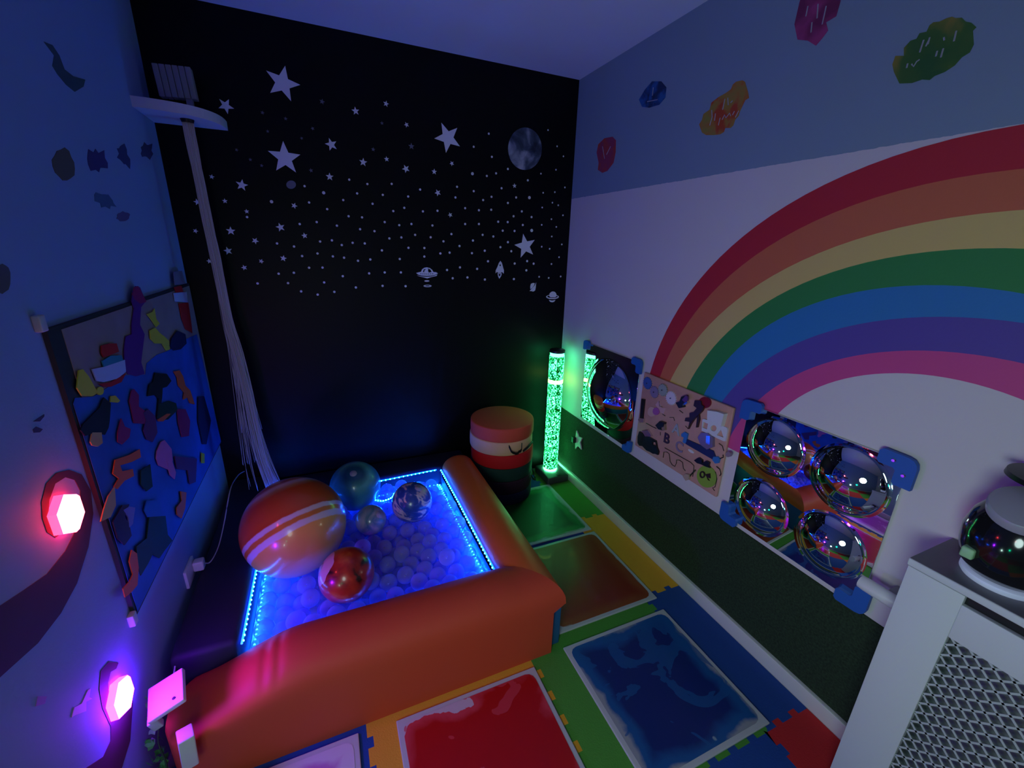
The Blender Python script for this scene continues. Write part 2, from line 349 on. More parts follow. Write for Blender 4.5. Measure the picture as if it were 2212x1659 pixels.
WH = {(0, 0): 'beside the right skirting next to the bubble tube', (1, 0): 'under the green liquid tile', (0, 1): 'strip beside the right skirting', (1, 1): 'under the brown orange liquid tile',
      (0, 2): 'strip beside the right skirting and the blue liquid tile', (1, 2): 'under the blue liquid tile', (2, 2): 'under the red liquid tile', (3, 2): 'under the purple liquid tile',
      (0, 3): 'strip at the foot of the radiator cover', (1, 3): 'in front of the blue liquid tile', (2, 3): 'in front of the red liquid tile', (3, 3): 'in front of the purple liquid tile'}
for r in range(5):
    for c in range(4):
        x1, x0, y1, y0 = XS[c], XS[c + 1], YS[r], YS[r + 1]
        k = GRID[r][c]
        if (c >= 2 and r < 2): continue
        top = [(x1, y1), (x0, y1)] if (r == 0 or (c >= 2 and r == 2)) else seam(x1, x0, y1, 'x')
        left = [(x0, y1), (x0, y0)] if c == 3 or (c == 1 and r < 2) else seam(y1, y0, x0, 'y')
        bot = [(x1, y0), (x0, y0)] if r == 4 else seam(x1, x0, y0, 'x')
        right = [(x1, y1), (x1, y0)] if c == 0 else seam(y1, y0, x1, 'y')
        loop = top + left[1:] if top[-1] == left[0] else top + left
        loop = loop + bot[::-1] + right[::-1]
        cl = []
        for p in loop:
            if not cl or math.dist(p, cl[-1]) > 1e-5: cl.append(p)
        if math.dist(cl[0], cl[-1]) < 1e-5: cl.pop()
        bm = bmesh.new(); plate(bm, [[(x, y, -.012) for x, y in cl]], (0, 0, 1), .012)
        nm, cc = MATC[k]; o = fin(bm, 'foam_floor_mat', mat('foam_' + nm, cc, .85, bump=.35, bscale=220)); centred(o, ((x0 + x1) / 2, (y0 + y1) / 2, -.012))
        tag(o, nm + ' interlocking foam floor mat ' + WH.get((c, r), 'on the far floor, %s from the right wall' % ('first second third fourth'.split()[c])), 'floor mat')
def gel(name, core, mid, pale, seed, amp=.5, swirl=.62, sc=7, t0=.66, rough=.42):
    m = mat(name, core, rough, coat=.08); g = G(m); v, o = obj_xyz(g)
    mp = g.n('ShaderNodeMapping'); mp.inputs['Location'].default_value = (seed, seed * 2.3, 0); g.nt.links.new(v, mp.inputs[0])
    d = g.math('MAXIMUM', g.math('ABSOLUTE', o[0]), g.math('ABSOLUTE', o[1])); d = g.math('DIVIDE', d, .245)
    n = g.math('SUBTRACT', g.noise(mp.outputs[0], sc, 5, .3), .5); n2 = g.math('SUBTRACT', g.noise(mp.outputs[0], 2.5, 2), .5)
    f = g.math('MULTIPLY_ADD', n, amp, g.math('MULTIPLY_ADD', n2, amp * 1.3, d))
    c = g.ramp(f, [(t0, core), (t0 + .14, mid), (t0 + .2, mid), (t0 + .28, pale)])
    s = g.noise(mp.outputs[0], 3.4, 3, 2.6); s = g.math('MULTIPLY', g.math('GREATER_THAN', s, swirl), .75)
    g.col(g.mix(s, c, mid)); return m
PALE = (.33, .33, .38)
def liquid(name_c, x, y, gm, label, z=0):
    t = empty('liquid_floor_tile', (x, y, 0), label, 'floor tile')
    bm = bmesh.new(); box(bm, (-.253, -.253, .0), (.253, .253, .008), .003); fin(bm, 'tile_base', mat('tile_plastic', (.55, .55, .57), .3), t)
    bm = bmesh.new(); plate(bm, [[(sx * (.236 - .03 * (1 - math.cos(a))) , sy * (.236 - .03 * (1 - math.sin(a))), .0081) for sx, sy, a in
        [(1, 1, 0), (1, 1, .5), (1, 1, 1), (1, 1, 1.57), (-1, 1, 1.57), (-1, 1, 1), (-1, 1, .5), (-1, 1, 0), (-1, -1, 0), (-1, -1, .5), (-1, -1, 1), (-1, -1, 1.57), (1, -1, 1.57), (1, -1, 1), (1, -1, .5), (1, -1, 0)]]], (0, 0, 1), .0012)
    fin(bm, 'gel_panel', gm, t); return t
liquid('blue', -.448, -1.602, gel('blue_gel', rgb(2, 36, 110), rgb(10, 85, 150), PALE, 1.3, .36, .57, t0=.74), 'square liquid floor tile with dark blue swirling gel, pale edge')
liquid('brown', -.43, -1.036, gel('brown_gel', rgb(140, 40, 14), rgb(150, 70, 30), (.35, .33, .32), 5.2, .22, .72, t0=.78), 'square liquid floor tile with rusty brown orange gel')
liquid('green', -.432, -.508, gel('green_gel', rgb(8, 70, 22), rgb(40, 130, 60), (.4, .48, .42), 7.7, .25, .75, t0=.74), 'square liquid floor tile with dark green gel, farthest of the liquid tiles')
liquid('red', -1.094, -1.63, gel('red_gel', rgb(190, 8, 12), rgb(215, 60, 75), (.62, .5, .56), 3.4, .8, .63, t0=.8), 'square liquid floor tile with bright red gel and pink patches')
liquid('purple', -1.716, -1.62, gel('purple_gel', rgb(150, 60, 140), rgb(190, 120, 185), (.66, .6, .66), 9.1, .4, .6, t0=.6), 'square liquid floor tile with purple gel, partly under the view edge')

# ------------------------------------------------------------------ ball pit
pit = empty('ball_pit', (-1.3, -.75, 0), 'low foam ball pit with red front bolster and orange side bolster', 'ball pit')
PL = Vector(pit.location)
def loft(profile_at, ts, name, m, parent, base):
    bm = bmesh.new(); rings = []
    for t in ts: rings.append([bm.verts.new(Vector(p) - base) for p in profile_at(t)])
    n = len(rings[0])
    for A, B in zip(rings, rings[1:]):
        for k in range(n): bm.faces.new((A[k], A[(k + 1) % n], B[(k + 1) % n], B[k]))
    bm.faces.new(rings[0]); bm.faces.new(rings[-1][::-1])
    o = fin(bm, name, m, parent, True, 50); return o
def sm(t): t = max(0, min(1, t)); return t * t * (3 - 2 * t)
def front_prof(x):
    e = sm((x + 1.955) / .36); crest = .2 + .125 * e; yo = -1.345; sh = .225 - .05 * (1 - e)
    ins = .06 * (1 - min(1, (x + 1.955) / .05)) ** 2 if x < -1.905 else 0
    r = 0
    if x > -.95: crest -= .007 * sm((x + .95) / .1)
    wr = .006 * math.exp(-((x + 1.70) / .014) ** 2) * 1 + .005 * math.exp(-((x + 1.66) / .012) ** 2)
    pts = [(yo + ins + r, 0), (yo + ins + r, .08), (yo + ins + r, sh - .03)]
    for i in range(13):
        a = PI * (1 - i / 12); cy = -1.236; ry = .109 - ins - r
        pts.append((cy + ry * math.cos(a), sh + (crest - sh - r) * math.sin(a) ** .8 - (wr if 2 < i < 9 else 0)))
    pts += [(-1.127, .12), (-1.127, 0)]
    out = []
    for j, (y, z) in enumerate(pts):                       # the roll is mitred at the corner, the block below stops short
        xe = -.892 + (-1.127 - y) / .218 * .19 if 3 <= j <= 15 else (-.752 if j < 3 else -.893)
        out.append((min(x, xe), y, z))
    return out
xs = [-1.955, -1.945, -1.93, -1.915, -1.9] + list(np.linspace(-1.88, -1.74, 8)) + list(np.linspace(-1.73, -1.63, 21)) + list(np.linspace(-1.6, -.9, 14)) + [-.88, -.86, -.84, -.82, -.8, -.78, -.76, -.74, -.72, -.70]
loft(front_prof, xs, 'front_bolster', ORANGE, pit, PL)['label'] = 'red orange front bolster'
def side_prof(y):
    e = min(1, (-.195 - y) / .04) if y > -.235 else 1; e = math.sqrt(max(0, 1 - (1 - e) ** 2)); k = .096 * (.5 + .5 * e)
    pts = [(-.892, .19)] + [(-.797 + .095 * math.cos(PI * (1 - i / 14)) * (.7 + .3 * e), .222 + k * math.sin(PI * (1 - i / 14)) ** .8) for i in range(15)] + [(-.702, .222)]
    return [(x, max(y, -1.127 - (x + .892) / .19 * .218 - .0006), z) for x, z in pts]
ys = [-.195, -.2, -.21, -.22, -.235] + list(np.linspace(-.26, -1.1, 12)) + [-1.127, -1.15, -1.175, -1.2, -1.225, -1.25, -1.275, -1.3, -1.325, -1.35]
loft(side_prof, ys, 'side_bolster', ORANGE2, pit, PL)['label'] = 'orange side bolster'
boxo('side_base', (-.892, -1.126, 0), (-.702, -.2, .222), BLUEV, pit, .008)['label'] = 'dark blue foam base'
boxo('side_base_end', (-.7515, -1.318, 0), (-.702, -1.127, .2235), BLUEV, pit, .004)
boxo('left_pad', (-1.975, -1.126, 0), (-1.79, -.003, .275), NAVY, pit, .02)['label'] = 'navy foam pad along the left wall'
boxo('back_pad', (-1.789, -.19, 0), (-.71, -.003, .24), NAVY, pit, .02)['label'] = 'navy foam pad along the black wall'
boxo('pit_floor', (-1.789, -1.126, 0), (-.893, -.191, .125), mat('white_pit_lining', (.75, .78, .85), .6), pit)

# LED strips round the inside of the pit
LEDM = mat('led_strip_tape', (.6, .7, .9), .5, emit=(.0, .04, 1), es=16)
BEADM = mat('led_bead', (.8, .9, 1), .4, emit=(.005, .13, 1), es=260)
def led(label, pts, inward):
    t = empty('led_strip', pts[0], label, 'light strip'); P = [Vector(p) - t.location for p in pts]
    bm = bmesh.new(); tube(bm, P, .0035, 6); fin(bm, 'light_tape', LEDM, t)
    bm = bmesh.new(); inward = Vector(inward)
    for a, b in zip(P, P[1:]):
        n = max(1, int((b - a).length / .022))
        for i in range(n):
            c = a.lerp(b, (i + .5) / n) + inward * .003
            bmesh.ops.create_icosphere(bm, subdivisions=1, radius=.0036, matrix=Matrix.Translation(c))
    o = fin(bm, 'light_beads', BEADM, t); return t
led('blue light strip along the inner edge of the orange side bolster', [(-.899, -1.1, .243), (-.898, -.6, .247), (-.899, -.23, .243)], (-1, 0, 0))
led('blue light strip along the navy left pad of the ball pit', [(-1.783, -1.12, .252), (-1.783, -.6, .25), (-1.783, -.21, .25)], (1, 0, 0))
led('blue light strip at the back of the ball pit near the black wall', [(-.92, -.203, .232), (-1.1, -.203, .228), (-1.2, -.203, .225), (-1.5, -.203, .225), (-1.76, -.203, .228)], (0, -1, 0))
led('short loose loop of blue lights between the teal and blue planet balls', spl([(-1.30, -.40, .236), (-1.26, -.44, .243), (-1.21, -.43, .245), (-1.19, -.38, .236)], 4), (0, -.5, .8))

led('added blue light string round the pit floor, glowing up through the clear balls', [(-1.776, -.204, .1292), (-.906, -.204, .1292), (-.906, -1.115, .1292), (-1.776, -1.115, .1292), (-1.776, -.225, .1292)], (0, 0, .6))  # extra string, added below the balls to make them glow bluer
# planet beach balls -------------------------------------------------
def frame_axis(ax):
    ax = Vector(ax).normalized(); return ax.to_track_quat('Z', 'Y').to_euler()
def sphere_obj(name, r, m, parent=None, sub=5):
    bm = bmesh.new(); bmesh.ops.create_uvsphere(bm, u_segments=64, v_segments=40, radius=r); return fin(bm, name, m, parent, True)
def seamed(t, r, m):
    sphere_obj('ball_skin', r, m, t)
    bm = bmesh.new(); M = Matrix.Translation((0, 0, r * .985))
    lathe(bm, [(.0, .004), (.006, .005), (.008, .003), (.016, .002), (.017, .0)], 20, M=M); o = fin(bm, 'air_valve', mat('clear_valve', (.35, .3, .45), .3), t, True)
    return t
def planet(x, y, z, r, m, label, axis):
    t = empty('planet_ball', (x, y, z), label, 'ball'); t.rotation_euler = frame_axis(axis); return seamed(t, r, m)
def planetmat(name): return mat(name, (.5, .3, .1), .28, coat=.35, spec=.5)
m = planetmat('orange_planet_print'); g = G(m); v, o = obj_xyz(g)
zz = g.math('MULTIPLY_ADD', g.math('SUBTRACT', g.noise(v, 22, 5), .5), .012, o[2]); zz = g.math('MULTIPLY_ADD', zz, 2.5, .5)
OR, WHt, RD, YL = (.62, .17, .03), (.68, .5, .62), (.5, .07, .015), (.8, .34, .08)
g.col(g.ramp(zz, [(.0, OR), (.06, WHt), (.13, RD), (.17, WHt), (.22, (.5, .2, .1)), (.26, RD), (.47, (.55, .09, .02)), (.515, RD), (.525, WHt), (.56, WHt), (.57, OR), (.605, OR), (.615, WHt), (.66, WHt), (.67, YL), (.88, (.62, .22, .08)), (.95, (.6, .32, .3))]))
JC = Vector((-1.628, -.739, .398)); vj = Vector((-1.545, -.75, .0))
planet(JC.x, JC.y, JC.z, .194, m, 'very large orange planet ball with white stripes in the pit', hit(671, 1211, 2, .30) - JC)
m = planetmat('red_planet_print'); g = G(m); v, o = obj_xyz(g)
c1 = g.ramp(g.noise(v, 14, 5, .5), [(.36, (.03, .005, .005)), (.44, (.32, .015, .012)), (.6, (.5, .035, .015)), (.72, (.62, .12, .03))])
sp = g.math('GREATER_THAN', g.math('MULTIPLY_ADD', g.noise(v, 18, 3), .02, o[2]), .086)
g.col(g.mix(sp, c1, (.65, .3, .42)))
planet(-1.452, -1.0, .317, .098, m, 'dark red planet ball with pale cap in front of the large orange ball', (-.75, .1, .45))
m = planetmat('teal_planet_print'); g = G(m); v, o = obj_xyz(g)
zz = g.math('MULTIPLY_ADD', g.math('MULTIPLY_ADD', g.noise(v, 10, 4), .02, o[2]), 4, .5)
g.col(g.ramp(zz, [(.1, (.07, .32, .34)), (.35, (.05, .24, .28)), (.6, (.09, .38, .36)), (.8, (.05, .28, .28)), (.93, (.1, .4, .36)), (1, (.01, .08, .15))]))
planet(-1.377, -.383, .326, .122, m, 'teal banded planet ball at the back of the pit', (-.05, -.5, .85))
m = planetmat('marbled_planet_print'); g = G(m); v, o = obj_xyz(g)
mp = g.n('ShaderNodeMapping'); mp.inputs['Scale'].default_value = (1, 1, 2.4); g.nt.links.new(v, mp.inputs[0])
g.col(g.ramp(g.noise(mp.outputs[0], 9, 5, 1.4), [(.42, (.02, .06, .3)), (.49, (.05, .1, .4)), (.53, (.6, .42, .5)), (.6, (.7, .6, .6)), (.64, (.06, .12, .35)), (.7, (.4, .1, .12))]))
planet(-1.137, -.615, .318, .095, m, 'blue and white marbled globe ball at the back right of the pit', (.3, -.3, .9))
m = planetmat('pale_planet_print'); g = G(m); v, o = obj_xyz(g)
g.col(g.ramp(g.noise(v, 12, 4, .8), [(.38, (.1, .2, .3)), (.5, (.35, .32, .4)), (.62, (.55, .4, .45))]))
planet(-1.332, -.649, .29, .067, m, 'small pale purple grey planet ball in the middle of the pit', (.5, -.5, .6))
BIG = [((-1.628, -.739, .398), .194), ((-1.452, -1.0, .317), .098), ((-1.377, -.383, .326), .122), ((-1.137, -.615, .318), .095), ((-1.332, -.649, .29), .067)]

# clear pit balls: settle them by simple relaxation -------------------
rng = np.random.default_rng(3); R = .0345; NB = 270
lo = np.array([-1.779 + R, -1.122 + R, .126 + R]); hi = np.array([-.903 - R, -.208 - R, .5])
P = rng.uniform(lo, hi - np.array([0, 0, .1]), (NB, 3)); P[:, 2] = np.where(np.arange(NB) < 170, lo[2], lo[2] + .07) + rng.uniform(0, .01, NB)
for it in range(520):
    if it < 330: P[:, 2] -= .0012
    for _ in range(2):
        D = P[:, None, :] - P[None, :, :]; L = np.sqrt((D ** 2).sum(-1)) + np.eye(NB); ov = np.clip(2 * R - L, 0, None) * (1 - np.eye(NB))
        P += (D / L[..., None] * ov[..., None]).sum(1) * .32
        for c, r in BIG:
            d = P - np.array(c); l = np.linalg.norm(d, axis=1); q = l < r + R; P[q] += d[q] / l[q, None] * (r + R - l[q])[:, None]
        P = np.minimum(np.maximum(P, lo), hi)
clear = bpy.data.materials.new('light_tinted_ball_plastic'); clear.use_nodes = True; nt = clear.node_tree; nt.nodes.clear()
out = nt.nodes.new('ShaderNodeOutputMaterial'); mx = nt.nodes.new('ShaderNodeMixShader'); tr = nt.nodes.new('ShaderNodeBsdfTransparent')
pb = nt.nodes.new('ShaderNodeBsdfPrincipled'); tl = nt.nodes.new('ShaderNodeBsdfTranslucent'); m2 = nt.nodes.new('ShaderNodeMixShader'); lw = nt.nodes.new('ShaderNodeLayerWeight')
mr = nt.nodes.new('ShaderNodeMapRange'); mr.inputs[3].default_value = .34; mr.inputs[4].default_value = .95; lw.inputs[0].default_value = .35
pb.inputs['Base Color'].default_value = (.5, .44, .95, 1); pb.inputs['Roughness'].default_value = .12; tl.inputs[0].default_value = (.5, .46, .98, 1)  # violet tint puts the purple light into the clear plastic's colour
tr.inputs[0].default_value = (.93, .95, 1, 1); m2.inputs[0].default_value = .4
nt.links.new(lw.outputs['Facing'], mr.inputs[0]); nt.links.new(mr.outputs[0], mx.inputs[0]); nt.links.new(tr.outputs[0], mx.inputs[1]); nt.links.new(pb.outputs[0], m2.inputs[1]); nt.links.new(tl.outputs[0], m2.inputs[2])
nt.links.new(m2.outputs[0], mx.inputs[2]); nt.links.new(mx.outputs[0], out.inputs[0])
bm = bmesh.new(); bmesh.ops.create_uvsphere(bm, u_segments=28, v_segments=18, radius=R * .985)
bme = bpy.data.meshes.new('pit_ball'); bm.to_mesh(bme); bm.free(); bme.materials.append(clear)
for p in bme.polygons: p.use_smooth = True
for p in P:
    o = bpy.data.objects.new('pit_ball', bme); COL.objects.link(o); o.location = p; o.rotation_euler = (random.random() * 6, random.random() * 6, 0)
    tag(o, 'clear plastic ball lit blue among the balls filling the pit', 'ball', 'clear plastic balls filling the ball pit')

# ------------------------------------------------------------------ round foam cushions
cols = [('orange', rgb(225, 90, 60), 'orange round foam cushion, topmost of the corner stack'), ('cream', rgb(245, 195, 150), 'cream round foam cushion with black handle, second from top of the stack'),
        ('red', rgb(215, 20, 30), 'red round foam cushion in the middle of the corner stack'), ('dark_green', rgb(10, 60, 50), 'dark green round foam cushion below the red one'),
        ('plum', rgb(50, 14, 40), 'dark plum round foam cushion with strap, second from bottom of the stack'), ('navy', rgb(10, 12, 60), 'navy round foam cushion, bottom of the corner stack')]
cx, cy, cr, ch = -.505, -.203, .192, .0855
for i, (nm, c, lab) in enumerate(cols):
    z1 = .513 - i * ch; z0 = max(.0092, z1 - ch + .0006); dx, dy = [(0, 0), (-.004, .003), (.003, -.002), (.0, .0), (.004, 0), (.002, 0)][i]
    t = empty('round_cushion', (cx + dx, cy + dy, z0), lab, 'cushion', 'stack of round foam cushions')
    h = z1 - z0; bm = bmesh.new(); bl = .008
    lathe(bm, [(0, 0), (cr - bl, 0), (cr - .002, .002), (cr, bl), (cr + .001, h / 2), (cr, h - bl), (cr - .002, h - .002), (cr - bl, h), (0, h)], 64)
    fin(bm, 'cushion_body', mat('felt_' + nm, c, .8, bump=.2, bscale=90), t, True, 60)
    if i in (1, 4):                 # carrying strap
        a0 = -1.52 if i == 1 else -.55
        bm = bmesh.new(); pts = []
        for k in range(9):
            u = k / 8; a = a0 + (u - .5) * .42; q = math.sin(PI * u) ** .45; rr = cr + .004 + .02 * q; pts.append((rr * math.cos(a), rr * math.sin(a), h * .78 - .042 * q))
        for (p, q) in zip(pts, pts[1:]):
            p, q = Vector(p), Vector(q); dz = Vector((0, 0, .0065)); vs = [bm.verts.new(w) for w in (p - dz, q - dz, q + dz, p + dz)]; bm.faces.new(vs)
        o = fin(bm, 'handle', BLACK, t); md = o.modifiers.new('s', 'SOLIDIFY'); md.thickness = .005
        if i == 1:
            bm = bmesh.new(); tube(bm, spl([(cr * math.cos(a0 + .3), cr * math.sin(a0 + .3), .012), (cr * math.cos(a0 + .45) + .008, cr * math.sin(a0 + .45) - .006, .03), (cr * math.cos(a0 + .8) + .006, cr * math.sin(a0 + .8) - .005, .036)], 5), .007, 6)
            fin(bm, 'strap_end', BLACK, t, True)

# ------------------------------------------------------------------ bubble tube
def bubble_tube(x, y, h, label, es=7, col=(.0, 1, .22)):
    t = empty('bubble_tube', (x, y, 0), label, 'lamp')
    bm = bmesh.new(); box(bm, (-.085, -.13, .0), (.075, .07, .05), .012); fin(bm, 'lamp_base', mat('grey_lamp_base', (.05, .055, .06), .35), t, True, 40)
    bm = bmesh.new(); lathe(bm, [(0, .05), (.016, .05), (.016, .054), (0, .054)], 20, c=(.01, -.1, 0)); fin(bm, 'button', BLACK, t, True, 40)
    r = .049
    bm = bmesh.new(); lathe(bm, [(r - .004, .052), (r - .003, .052), (r - .003, h), (r - .004, h)], 48); 
    m = mat('bubbling_water', (.02, .3, .08), .2); g = G(m); v, o = obj_xyz(g)
    mp = g.n('ShaderNodeMapping'); mp.inputs['Scale'].default_value = (1, 1, .7); g.nt.links.new(v, mp.inputs[0])
    n1 = g.noise(mp.outputs[0], 55, 4, 2.5)
    e = g.ramp(n1, [(.43, (.0, .004, .0)), (.50, (.0, .03, .004)), (.54, (.0, .25, .04)), (.62, (.16, 2.4, .8))])
    zc = g.math('GREATER_THAN', g.math('ABSOLUTE', g.math('SUBTRACT', o[2], .685)), .012)
    e = g.mix(zc, (.9, 1.6, .25), e)
    g.nt.links.new(e, g.b.inputs['Emission Color']); g.b.inputs['Emission Strength'].default_value = es * .24
    w = bmesh.new(); lathe(w, [(0, .06), (r - .0012, .06), (r - .0012, h - .035), (0, h - .035)], 48); fin(w, 'water_column', m, t, True, 40)
    glass = bpy.data.materials.get('clear_tube')
    if not glass:
        glass = bpy.data.materials.new('clear_tube'); glass.use_nodes = True; n = glass.node_tree; n.nodes.clear()
        oo = n.nodes.new('ShaderNodeOutputMaterial'); mm = n.nodes.new('ShaderNodeMixShader'); a = n.nodes.new('ShaderNodeBsdfTransparent'); b = n.nodes.new('ShaderNodeBsdfGlossy'); f = n.nodes.new('ShaderNodeFresnel')
        b.inputs['Roughness'].default_value = .03; n.links.new(f.outputs[0], mm.inputs[0]); n.links.new(a.outputs[0], mm.inputs[1]); n.links.new(b.outputs[0], mm.inputs[2]); n.links.new(mm.outputs[0], oo.inputs[0])
    bm.free(); bm = bmesh.new(); lathe(bm, [(r, .052), (r, h)], 48); fin(bm, 'tube_wall', glass, t, True, 40)
    bm = bmesh.new(); lathe(bm, [(0, h - .033), (r - .005, h - .033), (r - .005, h - .012), (0, h - .012)], 40); fin(bm, 'light_collar', mat('green_glow_collar', (.2, .8, .5), .3, emit=(.1, 1, .55), es=es * .28), t, True, 40)
    bm = bmesh.new(); lathe(bm, [(0, h - .011), (r + .001, h - .011), (r + .001, h + .004), (r - .006, h + .008), (0, h + .008)], 40); fin(bm, 'tube_cap', BLACK, t, True, 40)
    bm = bmesh.new(); lathe(bm, [(0, .0505), (r - .004, .0505), (r - .004, .08), (r - .02, .088), (.01, .074), (0, .074)], 40); fin(bm, 'lamp_ring', mat('green_lamp_ring', (.5, 1, .7), .3, emit=(.12, 1, .4), es=es * 3), t, True, 40)
    return t
bubble_tube(-.108, -.132, .885, 'tall clear bubble tube glowing green in the right corner', 22)

# star plate on the turf board
t = empty('star_hook', (-.006, -.30, .315), 'small white star shaped plate on the dark green wall board', 'hook')
bm = bmesh.new(); plate(bm, [[(-.001, a * .9, b) for a, b in starpts(5, .068, .5, .35)]], (-1, 0, 0), .008); fin(bm, 'star_plate', WPLAST, t)
bm = bmesh.new(); box(bm, (-.03, .012, -.02), (-.009, .04, .018), .004); fin(bm, 'black_clip', BLACK, t, True, 40)
bm = bmesh.new(); tube(bm, spl([(-.012, .04, -.0), (-.01, .06, -.03), (-.008, .1, -.04)], 5), .002, 6); fin(bm, 'cord', BLACK, t)

# ------------------------------------------------------------------ mirror panels
def corner_clip(t, y, z, sy, sz, s=1.0, screws=False):
    # L-shaped rounded cover; arms run inward along the panel edges
    c = bmesh.new(); w, l = .034 * s, .052 * s; o = .018 * s
    pts = [(-o, -l), (-o, -o * .2)] + [(-o + .02 * s * (1 - math.cos(a)), -o * .2 + .02 * s * math.sin(a)) for a in (.5, 1.0, 1.57)] + [(l - .008, o), (l, o - .008), (l, o - w + .006), (l - .006, o - w), (w - o + .006, o - w), (w - o, o - w - .006), (w - o, -l + .006), (w - o - .008, -l)]
    P = [(-.011, y + sy * a, z + sz * b) for a, b in pts]
    P = [Vector(p) - t.location for p in P]
    plate(c, [P], (-1, 0, 0), .014); bmesh.ops.bevel(c, geom=[e for e in c.edges if len(e.link_faces) == 2 and e.calc_face_angle(0) > 1], offset=.003, segments=2, affect='EDGES')
    k = fin(c, 'corner_clip', CLIPB, t, True, 30)
    if screws:
        for a, b in ((.03, .0), (.0, -.032)):
            bm = bmesh.new(); M = Matrix.Translation(Vector((-.026, y + sy * a, z + sz * b)) - t.location) @ Matrix.Rotation(-PI / 2, 4, 'Y')
            lathe(bm, [(0, .003), (.004, .003), (.006, .0), (0, 0)], 16, M=M); fin(bm, 'screw', SILVER, k, True, 40)
def mirror_panel(y0, y1, z0, z1, domes, label, clips):
    t = empty('mirror_panel', (-.003, (y0 + y1) / 2, z0), label, 'mirror')
    boxo('mirror_sheet', (-.011, y0, z0), (-.003, y1, z1), MIRROR, t, .0015)
    for (y, z, r, h) in domes:
        Rr = (r * r + h * h) / (2 * h); a = math.asin(r / Rr); prof = [(r + .012, 0), (r + .006, .0012)]
        for i in range(25):
            th = a * (1 - i / 24); prof.append((Rr * math.sin(th), h - Rr * (1 - math.cos(th)) + .002))
        prof[-1] = (0, h + .002)
        bm = bmesh.new(); lathe(bm, prof, 96); M = Matrix.Translation(Vector((-.0112, y, z)) - t.location) @ Matrix.Rotation(-PI / 2, 4, 'Y')
        for v in bm.verts: v.co = M @ v.co
        fin(bm, 'mirror_dome', MIRROR, t, True, 50)
    for c in clips:
        k, s = c[0], c[1]; y = y1 if 'L' in k else y0; z = z1 if 'T' in k else z0
        corner_clip(t, y, z, -1 if 'L' in k else 1, 1 if 'T' in k else -1, s, len(c) > 2)
    return t
mirror_panel(-.797, -.308, .487, .968, [(-.56, .727, .20, .085)], 'square wall mirror with one big bulging dome beside the bubble tube', [('TL', .8), ('TR', 1.05), ('BR', .95)])
mirror_panel(-1.905, -1.412, .482, .968, [(-1.538, .85, .098, .045), (-1.779, .85, .102, .047), (-1.538, .602, .098, .045), (-1.779, .615, .098, .045)],
             'square wall mirror with four bulging domes and blue corners by the radiator cover', [('TL', 1.15), ('TR', 1.3, 1), ('BL', 1.1), ('BR', 1.25)])

# ------------------------------------------------------------------ busy board
bb = empty('busy_board', (-.002, -1.1, .53), 'pinkish plywood busy board of gears, letters and latches between the mirrors', 'activity board')
ZB = (1380, 790, 5.72)
PLY = mat('pink_plywood', (.62, .33, .26), .5, var=.08, vscale=14)
def bq(px, py, x=-.016): return hit(ZB[0] + px / ZB[2], ZB[1] + py / ZB[2], 0, x) - bb.location
def bplate(name, loops, m, x=-.016, th=.004, smooth=False):
    bm = bmesh.new(); plate(bm, [[bq(a, b, x) for a, b in L] for L in loops], (-1, 0, 0), th); return fin(bm, name, m, bb)
boxo('board_panel', (-.016, -1.356, .533), (-.002, -.836, .93), PLY, bb, .004)
def gear(px, py, r, teeth, m, x=-.0162, th=.005, hole=True):
    c = bq(px, py, x); L = []
    for i in range(teeth * 4):
        a = 2 * PI * i / (teeth * 4); rr = r * (1.0 if i % 4 in (1, 2) else .84); L.append(Vector((c.x, c.y + rr * math.cos(a), c.z + rr * math.sin(a))))
    bm = bmesh.new(); plate(bm, [L], (-1, 0, 0), th); o = fin(bm, 'gear_wheel', m, bb)
    bm = bmesh.new(); lathe(bm, [(0, .009), (.0035, .009), (.0045, .005), (.0045, 0)], 14, M=Matrix.Translation(c) @ Matrix.Rotation(-PI / 2, 4, 'Y')); fin(bm, 'axle_pin', SILVER, o, True, 40)
gear(113, 215, .031, 16, mat('denim_blue', (.05, .12, .42), .5)); gear(198, 325, .030, 18, mat('dusty_lilac', (.25, .2, .36), .5))
gear(300, 300, .030, 16, mat('sage_plastic', (.33, .38, .36), .5), -.0215, .004); gear(405, 400, .033, 20, mat('pale_gear', (.75, .66, .8), .5))
PURP = mat('purple_plastic', (.14, .04, .22), .4); GRAPE = mat('magenta_disc', (.42, .1, .4), .5); DKB = mat('dark_brown_metal', (.035, .012, .012), .4)
NV = mat('navy_strap', (.012, .02, .12), .5); SKY = mat('sky_blue_plastic', (.04, .2, .55), .45); LIME = mat('lime_felt', (.26, .42, .05), .8, bump=.2)
bplate('latch_bar', [[(50, 405), (85, 415), (60, 660), (20, 680), (10, 660), (30, 640)]], BLACK, th=.01)
bplate('hinge', [[(20, 640), (80, 650), (75, 700), (30, 700)]], SILVER, th=.012)
bplate('steel_bolt', [[(60, 800), (130, 790), (180, 870), (100, 870)]], SILVER, th=.012)
bplate('toy_van', [[(0, 870), (20, 810), (110, 860), (225, 925), (240, 1010), (260, 1060), (250, 1100), (215, 1085), (190, 1085), (150, 1060), (110, 1045), (60, 990), (20, 985), (0, 950)], [(185, 935), (222, 945), (228, 985), (180, 970)]], BLACK, th=.009)
bplate('pink_disc', [ell(222, 562, 40, 46, 18)], GRAPE, th=.006)
bplate('pink_felt', [[(210, 480), (250, 430), (290, 520), (340, 520), (310, 600), (270, 570)]], mat('pale_pink_felt', (.66, .38, .42), .8), th=.003)
bplate('cream_felt', [ell(165, 570, 55, 60, 14, jit=.1)], mat('cream_felt', (.66, .42, .36), .8), th=.002)
bplate('black_lock', [[(235, 730), (290, 680), (345, 700), (330, 750), (300, 760), (310, 790), (270, 780)]], BLACK, th=.016)
